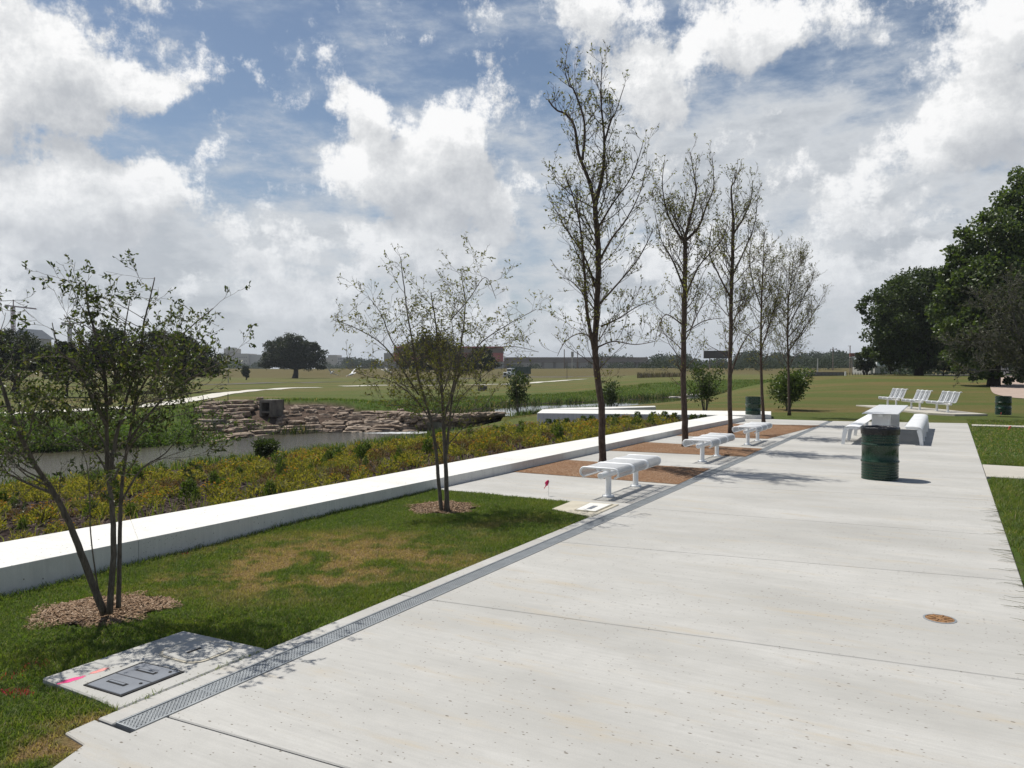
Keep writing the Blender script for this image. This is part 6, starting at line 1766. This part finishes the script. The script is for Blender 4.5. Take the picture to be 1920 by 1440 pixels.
# ------------------------------------------------------------------ vehicles
M_tyre = M_plain('tyre_rubber', (.02, .02, .02), None, 20, .8); M_glass = M_plain('car_glass', (.02, .025, .03), None, 3, .06); M_chrome = M_plain('rim_metal', (.45, .46, .47), None, 9, .3, metal=.8)
def car(loc_, rz, paint, label):
    root = empty('parked_car', loc_, label, 'car', 'cars parked under the trees', rz)
    side = [(-2.2, .35), (-2.25, .70), (-2.1, .92), (-1.25, 1.0), (-.55, 1.48), (.75, 1.52), (1.65, 1.05), (2.2, .95), (2.25, .5), (2.2, .35)]
    m = MB(); k = len(side); vs = []
    for s in (-1, 1):
        for x, z in side: vs.append((x, s * (.86 - (.16 if z > 1.2 else 0)), z))
    fs = [tuple(range(k)), tuple(range(2 * k - 1, k - 1, -1))] + [(i, k + i, k + (i + 1) % k, (i + 1) % k) for i in range(k)]
    m.add(vs, fs); b = m.build('body', paint, root); bevel(b, .05, 2)
    m = MB()
    for s in (-1, 1):
        m.add([(-1.05, s * .80, 1.04), (-.50, s * .722, 1.42), (.70, s * .722, 1.45), (1.35, s * .80, 1.06)][::s], [(0, 1, 2, 3)])
    m.add([(-1.23, -.68, 1.05), (-.62, -.60, 1.44), (-.62, .60, 1.44), (-1.23, .68, 1.05)], [(0, 1, 2, 3)]); m.add([(1.62, .68, 1.10), (.84, .60, 1.49), (.84, -.60, 1.49), (1.62, -.68, 1.10)], [(0, 1, 2, 3)])
    g = m.build('windows', M_glass, root); md = g.modifiers.new('t', 'SOLIDIFY'); md.thickness = .03; md.offset = 0
    for x in (-1.4, 1.4):
        for s in (-1, 1):
            w = MB(); w.tube([(x, s * .70, .33), (x, s * .89, .33)], .33, 18); wh = w.build('wheel', M_tyre, root)
            r_ = MB(); r_.tube([(x, s * .885, .33), (x, s * .897, .33)], .19, 14); r_.build('rim', M_chrome, wh)
    for s in (-1, 1):
        MB().box((-2.235, s * .62, .72), (.05, .34, .14)).build('headlight', M_chrome, root)
    return root
c1 = onland(1822, 88); car(c1, .5, M_plain('dark_green_paint', (.012, .03, .025), None, 3, .25, coat=.6), 'dark green car parked in the shade beneath the big right hand trees')
c2 = onland(1852, 87); car(c2, .35, M_plain('silver_paint', (.30, .31, .33), None, 3, .3, coat=.6, metal=.3), 'silver grey car parked right of the dark green car')
def truck(loc_, rz):
    root = empty('dump_truck', loc_, 'white cabbed truck with a dark green box driving on the far levee road', 'truck', None, rz)
    M_w = M_plain('truck_white', (.72, .73, .74), None, 3, .3); M_b = M_plain('truck_green', (.015, .045, .035), None, 2, .5)
    m = MB(); m.box((-3.6, 0, 1.35), (1.6, 1.9, 1.0), taper=.94); o = m.build('hood', M_w, root); bevel(o, .12, 2)
    m = MB(); m.box((-2.05, 0, 1.95), (1.5, 2.3, 2.1), taper=.90); o = m.build('cab', M_w, root); bevel(o, .10, 2)
    g = MB(); g.box((-2.80, 0, 2.45), (.06, 1.8, .70)); g.box((-2.05, 1.12, 2.4), (.85, .06, .65)); g.box((-2.05, -1.12, 2.4), (.85, .06, .65)); g.build('windows', M_glass, root)
    m = MB(); m.box((2.2, 0, 2.35), (6.2, 2.5, 2.2)); 
    for k in range(6): m.box((-.7 + k * 1.16, 1.29, 2.35), (.12, .08, 2.2)); m.box((-.7 + k * 1.16, -1.29, 2.35), (.12, .08, 2.2))
    m.build('cargo_box', M_b, root)
    MB().box((.6, 0, 1.02), (9.2, .9, .25)).build('chassis', M_dark, root)
    MB().box((-4.44, 0, 1.25), (.08, 1.2, .8)).build('grille', M_dark, root)
    MB().box((-4.5, 0, .72), (.2, 2.3, .3)).build('bumper', M_chrome, root)
    for s in (-1, 1): MB().box((-4.42, s * .78, 1.25), (.10, .28, .28)).build('headlight', M_chrome, root)
    for x in (-3.6, 2.6, 3.9):
        for s in (-1, 1):
            w = MB(); w.tube([(x, s * .8, .52), (x, s * 1.15, .52)], .52, 18); wh = w.build('wheel', M_tyre, root)
            r_ = MB(); r_.tube([(x, s * 1.13, .52), (x, s * 1.16, .52)], .26, 12); r_.build('rim', M_chrome, wh)
    return root
tp = onland(967, 236); truck(tp, .75)

# ------------------------------------------------------------------ far buildings, bridge, crane, boards
def wall_mat(name, c, c2=None): return M_plain(name, c, c2 or tuple(x * .85 for x in c), .05, .9)
M_beige = wall_mat('beige_wall', (.42, .39, .34)); M_pale = wall_mat('pale_wall', (.48, .47, .45)); M_redw = wall_mat('red_wall', (.46, .12, .11), (.36, .09, .085)); M_greyw = wall_mat('grey_wall', (.36, .35, .32)); M_brown = wall_mat('brown_band', (.17, .13, .105))
M_win = M_plain('dark_window', (.05, .055, .065), None, .3, .2)
def block(name, mat, root, px0, px1, yt, yb, Y, depth, dy=0.0):
    a, b = at(px0, yb, Y), at(px1, yb, Y); h = (at(px0, yt, Y) - a).length
    m = MB(); m.box(((a.x + b.x) / 2 - root.location.x, Y + depth / 2 + dy - root.location.y, a.z + h / 2 - root.location.z), (b.x - a.x, depth, h)); return m.build(name, mat, root)
def windows(root, px0, px1, rows, cols, Y, y0, dyp, wpx, hpx):
    for r in range(rows):
        m = MB()
        for c in range(cols):
            x = px0 + (px1 - px0) * (c + .5) / cols; q = at(x, y0 + dyp * r, Y); m.box((q.x - root.location.x, Y - .2 - root.location.y, q.z - root.location.z), (wpx * Y / F, .4, hpx * Y / F))
        m.build('window_row', M_win, root)
def bld(px, y, Y, label): return empty('building', at(px, y, Y), label, 'building')
b = bld(450, 692, 900, 'beige flat roofed far building with a taller tower block, left of the oak')
block('wing', M_beige, b, 412, 466, 663, 700, 900, 30); block('tower', M_beige, b, 420, 442, 653.5, 700, 903, 18); block('low_wing', M_pale, b, 467, 490, 665, 700, 905, 30); windows(b, 416, 464, 2, 12, 900, 670, 7, 1.6, 1.6); block('tower_cap', M_greyw, b, 424, 438, 651.5, 653.3, 905, 12)
b = bld(632, 692, 900, 'pale far building with rows of windows right of the oak')
block('wing', M_pale, b, 632, 652, 670, 700, 900, 25); block('tower', M_beige, b, 615, 632, 665.5, 700, 903, 25); block('low_wing', M_beige, b, 608, 615, 670, 700, 906, 20); windows(b, 634, 651, 3, 6, 900, 673, 5, 1.6, 2.0)
YB = 430
b = bld(835, 695, YB, 'long red and grey flat roofed building behind the sparse small tree')
block('end_wall', M_greyw, b, 720, 742, 662, 700, YB, 22); block('lower_wall', M_greyw, b, 742, 943, 678, 700, YB + 1, 26); block('red_wall', M_redw, b, 738, 943, 661.5, 677.8, YB - .5, 28); block('brown_band', M_brown, b, 738, 943.5, 652.5, 661.3, YB - 1.5, 30); block('red_coping', M_redw, b, 738, 944, 649.5, 652.3, YB - 2.5, 32)
windows(b, 760, 930, 1, 9, YB + .5, 687, 5, 9, 5)
# dark pitched roof behind the left trees
b = bld(48, 640, 420, 'dark blue grey pitched roof showing above the left trees'); m = MB(); a0 = at(18, 634, 420); a1 = at(62, 634, 420); pk_ = at(37, 615.5, 420)
m.add([a0, a1, pk_, a0 + Vector((0, 20, 0)), a1 + Vector((0, 20, 0)), pk_ + Vector((0, 20, 0))], [(0, 1, 2), (5, 4, 3), (0, 2, 5, 3), (1, 4, 5, 2), (0, 3, 4, 1)]); o = m.build('roof', wall_mat('slate_roof', (.06, .075, .095)), None); world_part(o, b); block('wall', M_pale, b, 20, 60, 634, 700, 421, 18)
# bridge
YB = 470
br = empty('bridge', at(1040, 695, YB), 'long low dark bridge crossing behind the far levee, right of the truck', 'bridge')
M_br = wall_mat('bridge_concrete', (.21, .18, .165)); M_br2 = wall_mat('bridge_pier', (.25, .235, .22))
block('deck', M_br, br, 945, 1215, 671.5, 679.5, YB, 12); block('parapet', wall_mat('parapet', (.19, .155, .14)), br, 945, 1215, 669.8, 671.4, YB - .5, .6)
for x in range(950, 1216, 22): block('pier', M_br2, br, x, x + 4.5, 679.7, 700, YB + 3, 5)
block('abutment', M_br2, br, 925, 950, 677.2, 700, YB + 1, 10)
# embankment wall seen under the bridge
bw = empty('retaining_wall', at(1040, 695, YB + 40), 'pale retaining wall seen beneath the long dark bridge', 'wall'); block('wall', wall_mat('retaining_wall', (.33, .315, .29)), bw, 930, 1230, 677, 700, YB + 40, 3)
# sheds and signs along the horizon
b = bld(1246, 695, 330, 'long low pale roofed shed beyond the levee, behind the row trees'); block('wall', wall_mat('shed_wall', (.10, .10, .095)), b, 1216, 1278, 689.2, 697, 330, 12); block('roof', M_pale, b, 1212, 1281, 686.4, 689, 328, 16)
sg = empty('billboard', at(1344, 690, 300), 'dark brown billboard back standing behind the third row tree', 'billboard')
block('panel', wall_mat('billboard_back', (.055, .045, .038)), sg, 1320, 1367, 657.5, 672, 300, .8)
for x in (1330, 1344, 1357): block('post', M_brown, sg, x, x + 1.6, 672, 700, 300.2, .4)
sg = empty('billboard', at(1603, 690, 230), 'rust red billboard on tall posts left of the white billboard', 'billboard')
block('panel', wall_mat('red_board', (.30, .10, .065), (.16, .055, .04)), sg, 1594, 1616, 662, 668.5, 230, .6); block('lower_strip', M_pale, sg, 1594, 1612, 669.2, 671, 230, .5)
for x in (1593.5, 1597.3): block('post', M_brown, sg, x, x + .9, 668.6 if x > 1595 else 648, 700, 230.2, .3)
block('crossarm', M_brown, sg, 1590.5, 1596, 648.4, 649.1, 230.1, .2)
YB = 150
sg = empty('billboard', at(1662, 690, YB), 'white billboard with green emblem and dark script under the big dark tree', 'billboard')
block('panel', wall_mat('white_board', (.70, .71, .72), (.64, .65, .66)), sg, 1644, 1680, 673.5, 686.8, YB, .4)
def on_board(x, y, dY=-.06): q = at(x, y, YB + dY); return Vector((q.x - sg.location.x, q.y - sg.location.y, q.z - sg.location.z))
m = MB(); m.tube([on_board(1649.5, 680), on_board(1649.5, 680, -.10)], 2.2 * YB / F, 14); m.build('emblem', M_plain('emblem_green', (.02, .14, .10), None, 2, .6), sg)
m = MB()
m.tube([on_board(x, y) for x, y in ((1657.6, 676.5), (1656, 677.2), (1655.4, 679.5), (1656.6, 681.5), (1657.8, 680.2), (1657.8, 683), (1656, 684))], .05, 5)
m.tube([on_board(x, y) for x, y in ((1660, 679), (1660, 682.3), (1661.2, 680), (1662.2, 679.8), (1662.2, 682.3), (1663.6, 680.4), (1664.8, 680), (1664.8, 682.4), (1666, 680.6), (1667.6, 680.2))], .04, 5)
m.build('script', M_plain('script_grey', (.10, .12, .13), None, 2, .6), sg)
block('base', M_greyw, sg, 1640, 1684, 687.2, 700, YB + .3, .6)
b = bld(1650, 695, 190, 'low grey storage building behind the white billboard'); block('wall', M_greyw, b, 1632, 1700, 688, 702, 190, 10); block('door_row', M_br, b, 1640, 1690, 692, 701, 189.8, .4)
# low parapet wall beyond the lawn crest, far fence
pw = empty('parapet_wall', onland(1548, 105), 'long low dark concrete parapet beyond the lawn crest, right of the row trees', 'wall')
block('wall', M_br, pw, 1496, 1583, 697.5, 712, 105, .4)
for i in range(12): block('panel', M_br2, pw, 1500 + i * 6.9, 1505 + i * 6.9, 699.5, 703.5, 104.93, .1)
fe = empty('wire_fence', onland(1620, 120), 'thin dark wire fence with posts behind the lawn crest', 'fence')
for i in range(14): block('post', M_dark, fe, 1588 + i * 5.2, 1588.6 + i * 5.2, 698.5, 708, 120, .1)
for k in range(3): block('rail', M_dark, fe, 1588, 1657, 699.3 + k * 1.6, 699.55 + k * 1.6, 120.1, .03)
def post(px, yt, Y, r, label, mat=M_brown, name='utility_pole', cat='pole', yb=706, arms=0, group=None):
    b_ = at(px, yb, Y); h = (at(px, yt, Y) - b_).length; root = empty(name, b_, label, cat, group)
    MB().tube([(0, 0, -1), (0, 0, h)], [r, r * .7], 8).build('shaft', mat, root)
    if arms: MB().box((0, -r, h * .93), (arms, .15, .15)).build('crossarm', mat, root)
    return root
post(1561.5, 651, 260, .22, 'tall dark utility pole left of the rust red billboard', arms=2.2)
post(1533, 672, 240, .2, 'pale utility pole standing in front of the distant right treeline', M_pale)
post(1058, 655, 330, .25, 'first of three thin poles above the long dark bridge'); post(1083, 658, 330, .25, 'thin pole above the long dark bridge beside the boxy grey sign')
wt = post(1073, 666, 330, .35, 'boxy grey sign on a pole rising above the long dark bridge', M_greyw, 'pole_sign', 'sign'); MB().box((0, -.5, 9.6), (1.5 * 330 / F * 3.6 / 3.6 * 3.2, .6, 2.2)).build('panel', M_greyw, wt)
post(428, 651, 150, .09, 'thin grey pole on the far field left of the oak', M_greyw, 'utility_pole', 'pole', 722)
post(427.5, 738, 62, .045, 'short dark stake in the grass above the stone ledges', M_brown, 'marker_stake', 'stake', 753, 0, 'stakes above the stone ledges'); post(381, 742, 60, .045, 'short dark stake beside the pale path bend', M_brown, 'marker_stake', 'stake', 753, 0, 'stakes above the stone ledges')
post(1585.3, 696.5, 92, .14, 'short white post on the lawn crest', M_white, 'bollard', 'bollard', 705)
post(1063, 676, 190, .07, 'thin dark pole standing on the levee right of the truck', M_brown, 'utility_pole', 'pole', 706)
bx = empty('stone_cabinet', GT(905, 733), 'low dark rectangular box on the grass in front of the pale far path', 'box'); w_ = 17 * bx.location.y / F; h_ = 9 * bx.location.y / F
o = MB().box((0, 0, h_ * .45), (w_, 1.0, h_), taper=.97).build('body', M_oldc, bx); MB().box((0, 0, h_ * .98), (w_ * 1.04, 1.05, .10)).build('top', M_br, bx)
# tower cranes
def crane(px, yb, yt, yj, x0, x1, Y, dip, label, M):
    b_ = at(px, yb, Y); k = Y / F; root = empty('tower_crane', b_, label, 'crane', 'tower cranes on the skyline')
    def q(x, y, dy=0): p = at(x, y, Y); return Vector((p.x - b_.x, dy, p.z - b_.z))
    w = 2.3 * k; m = MB(); hgt = q(px, yj).z
    for sx in (-1, 1):
        for sy in (-1, 1): m.bar((sx * w, sy * w, -5), (sx * w, sy * w, hgt), .95 * k, .95 * k)
    n = 13
    for i in range(n):
        z0, z1 = hgt * i / n, hgt * (i + 1) / n
        for sy in (-1, 1): m.bar((-w, sy * w, z0), (w, sy * w, z1), .7 * k, .7 * k); m.bar((-w, sy * w, z1), (w, sy * w, z1), .6 * k, .4 * k)
        for sx in (-1, 1): m.bar((sx * w, w, z0), (sx * w, -w, z1), .7 * k, .7 * k)
    m.build('mast', M, root)
    m = MB(); m.bar(q(px, yj), q(px, yt), 1.4 * k, 1.4 * k); m.build('tower_top', M, root)
    def truss(a, b, n):
        m = MB(); hh = Vector((0, 0, 1.6 * k))
        for s in (-1, 1): m.bar(a + Vector((0, s * k, 0)), b + Vector((0, s * k, 0)), .95 * k, .95 * k)
        m.bar(a + hh, b + hh, .95 * k, .95 * k)
        for i in range(n):
            p, r_ = a.lerp(b, i / n), a.lerp(b, (i + 1) / n); mid = (p + r_) / 2 + hh
            for s in (-1, 1): m.bar(p + Vector((0, s * k, 0)), mid, .7 * k, .7 * k); m.bar(mid, r_ + Vector((0, s * k, 0)), .7 * k, .7 * k)
        return m
    truss(q(px, yj), q(x1, yj + dip), 12).build('jib', M, root); truss(q(px, yj), q(x0, yj - 2), 4).build('counter_jib', M, root)
    m = MB(); c = q(x0 + 4, yj - .5); m.box(c, (5 * k, 3 * k, 5 * k)); m.build('counterweight', M_br, root)
    m = MB(); m.bar(q(px, yt), q(px + (x1 - px) * .6, yj + dip * .5), .25 * k, .25 * k); m.bar(q(px, yt), q(x0 + 3, yj), .25 * k, .25 * k); m.build('stay', M, root)
    return root
M_crane = M_plain('crane_steel', (.22, .13, .13), (.16, .10, .10), .2, .6)
crane(25, 640, 562, 575, 9, 68, 520, 5, 'pale red tower crane above the trees at the far left', M_crane)
crane(131, 640, 594, 608, 115, 160, 620, -4, 'dark tower crane half hidden by the small leafy tree', M_br)

# distant woods: one mass
M_wood = M_leaf('distant_leaves', [(.034, .048, .026), (.048, .064, .034), (.060, .074, .042)], .1, .8, .1)
P_, D_, S_ = [], [], []; R = np.random.default_rng(99); roll = lambda x: 4.5 * math.sin(x / 23.0) + 3.5 * math.sin(x / 9.1 + 1.3) + 2.5 * math.sin(x / 51.0 + .6)
def wood(x0, x1, n, Y0, Y1, yt0, yt1, rx):
    for i in range(n):
        x = R.uniform(x0, x1); Y = R.uniform(Y0, Y1); yt = R.uniform(yt0, yt1) + (roll(x) if x > 900 else roll(x) * .5); k = 80
        top = at(x, yt, Y); r = rx * Y / F * R.uniform(.7, 1.4); hgt = top.z - (CH - 2)
        c = np.array([top.x, Y, top.z - r * .6]); off = R.normal(size=(k, 3)); off /= np.linalg.norm(off, axis=1)[:, None]; off *= (R.random(k) ** .4)[:, None] * np.array([r * 1.2, r, r * .75])
        P_.append(c + off); D_.append(off / r + R.normal(0, .6, (k, 3))); S_.append(r * .30 * R.uniform(.6, 1.4, k))
        # skirt down to the ground
        c2 = np.array([top.x, Y, (top.z - r) * .5 + .5]); off = R.normal(size=(k // 2, 3)) * np.array([r * .8, r * .6, max(1, hgt * .28)]); P_.append(c2 + off); D_.append(off / r + R.normal(0, .6, (k // 2, 3))); S_.append(r * .30 * R.uniform(.6, 1.4, k // 2))
wood(400, 500, 60, 600, 800, 678, 688, 6); wood(595, 740, 90, 560, 760, 678, 688, 6); wood(650, 705, 30, 560, 620, 672, 680, 7); wood(930, 1200, 60, 520, 640, 681, 688, 5)
wood(955, 1010, 14, 400, 450, 682, 690, 5); wood(1060, 1110, 10, 400, 450, 684, 690, 4); wood(1140, 1215, 26, 400, 450, 680, 689, 5); wood(1120, 1420, 230, 480, 700, 668, 682, 8); wood(1380, 1620, 260, 380, 640, 664, 682, 9); wood(1200, 1580, 190, 260, 360, 676, 690, 8); wood(-220, 420, 130, 420, 620, 660, 680, 10); wood(1600, 1760, 60, 300, 420, 674, 686, 7); wood(1650, 2300, 140, 140, 220, 640, 690, 16)
tag(leaf_mesh('distant_wood', np.concatenate(P_), np.concatenate(D_), np.concatenate(S_), M_wood, None, .8, .1), kind='stuff')
# reeds along the far bank, dry and brown
x = []; y = []
for i in range(700):
    px = rng.uniform(1195, 1285); Y = rng.uniform(150, 165); p = at(px, 700, Y); x.append(p.x); y.append(p.y)
M_reed = grass_mat('brown_reeds', [(.09, .075, .05), (.13, .10, .07), (.07, .06, .04)], DEAD, .2)
x, y = np.array(x), np.array(y)
blade_mesh('brown_reeds', x, y, np.full(len(x), at(1240, 705, 157).z - .6), rng.uniform(.8, 1.7, len(x)), rng.uniform(.1, .25, len(x)), rng.uniform(.1, .5, len(x)), M_reed, {'dry': np.zeros(len(x))})

# white birds gliding over the river
M_bird = M_plain('white_feathers', (.80, .80, .78), None, 9, .7, local=True); M_birdg = M_plain('grey_feathers', (.42, .43, .45), None, 9, .7, local=True)
def bird(px, py, Y, rz, bank, label, span=.85):
    p = at(px, py, Y); root = empty('white_bird', p, label, 'bird', 'white birds in flight', rz); root.rotation_euler = (bank, .25, rz)
    m = MB(); m.lathe([(.006, -.24), (.035, -.17), (.062, -.06), (.066, .04), (.045, .14), (.022, .20), (.030, .235), (.024, .27), (.004, .33)], (0, 0, 0), 10)
    m.v = [(z, y, x) for x, y, z in m.v]; m.build('body', M_bird, root, True)
    m = MB(); m.add([(-.18, -.03, .01), (-.36, -.08, .0), (-.36, .08, .0), (-.18, .03, .01)], [(0, 1, 2, 3)]); t_ = m.build('tail', M_bird, root); md = t_.modifiers.new('s', 'SOLIDIFY'); md.thickness = .01
    for s in (-1, 1):
        m = MB(); n = 7; vs = []
        for i in range(n):
            u = i / (n - 1); y = s * (.04 + u * span / 2); z = .22 * math.sin(u * 1.6) * .55; x = .05 - .16 * u * u + .05 * math.sin(u * PI); c_ = .17 * (1 - u ** 2.2) + .012
            vs += [(x + .04, y, z), (x + .04 - c_, y, z - .01)]
        m.add(vs, [(2 * i, 2 * i + 2, 2 * i + 3, 2 * i + 1) for i in range(n - 1)]); w = m.build('wing', M_birdg if s > 0 else M_bird, root, True); md = w.modifiers.new('s', 'SOLIDIFY'); md.thickness = .008
    MB().lathe([(.012, 0), (.001, .06)], (0, 0, 0), 6).build('beak', M_fo, root).matrix_local = Matrix.Translation((.325, 0, 0)) @ Matrix.Rotation(PI / 2, 4, 'Y')
bird(622, 699, 42, 2.1, .7, 'white bird gliding low, leftmost of the three over the far field')
bird(659, 702, 42, 2.5, -.5, 'white bird gliding low, middle one of the three over the far field')
bird(726, 696, 46, .4, .2, 'white bird gliding low, closest to the sparse small tree')

# ------------------------------------------------------------------ the air
hm = bpy.data.materials.new('haze'); hm.use_nodes = True; hn = hm.node_tree; hn.nodes.clear()
pv = hn.nodes.new('ShaderNodeVolumePrincipled'); pv.inputs['Color'].default_value = (.80, .86, .93, 1); pv.inputs['Density'].default_value = .00020; pv.inputs['Anisotropy'].default_value = .25
ho = hn.nodes.new('ShaderNodeOutputMaterial'); hn.links.new(pv.outputs[0], ho.inputs['Volume'])
hb = MB().box((0, 0, 37), (10400, 10400, 86)).build('haze', hm); tag(hb, kind='stuff')
scene.cycles.volume_bounces = 0
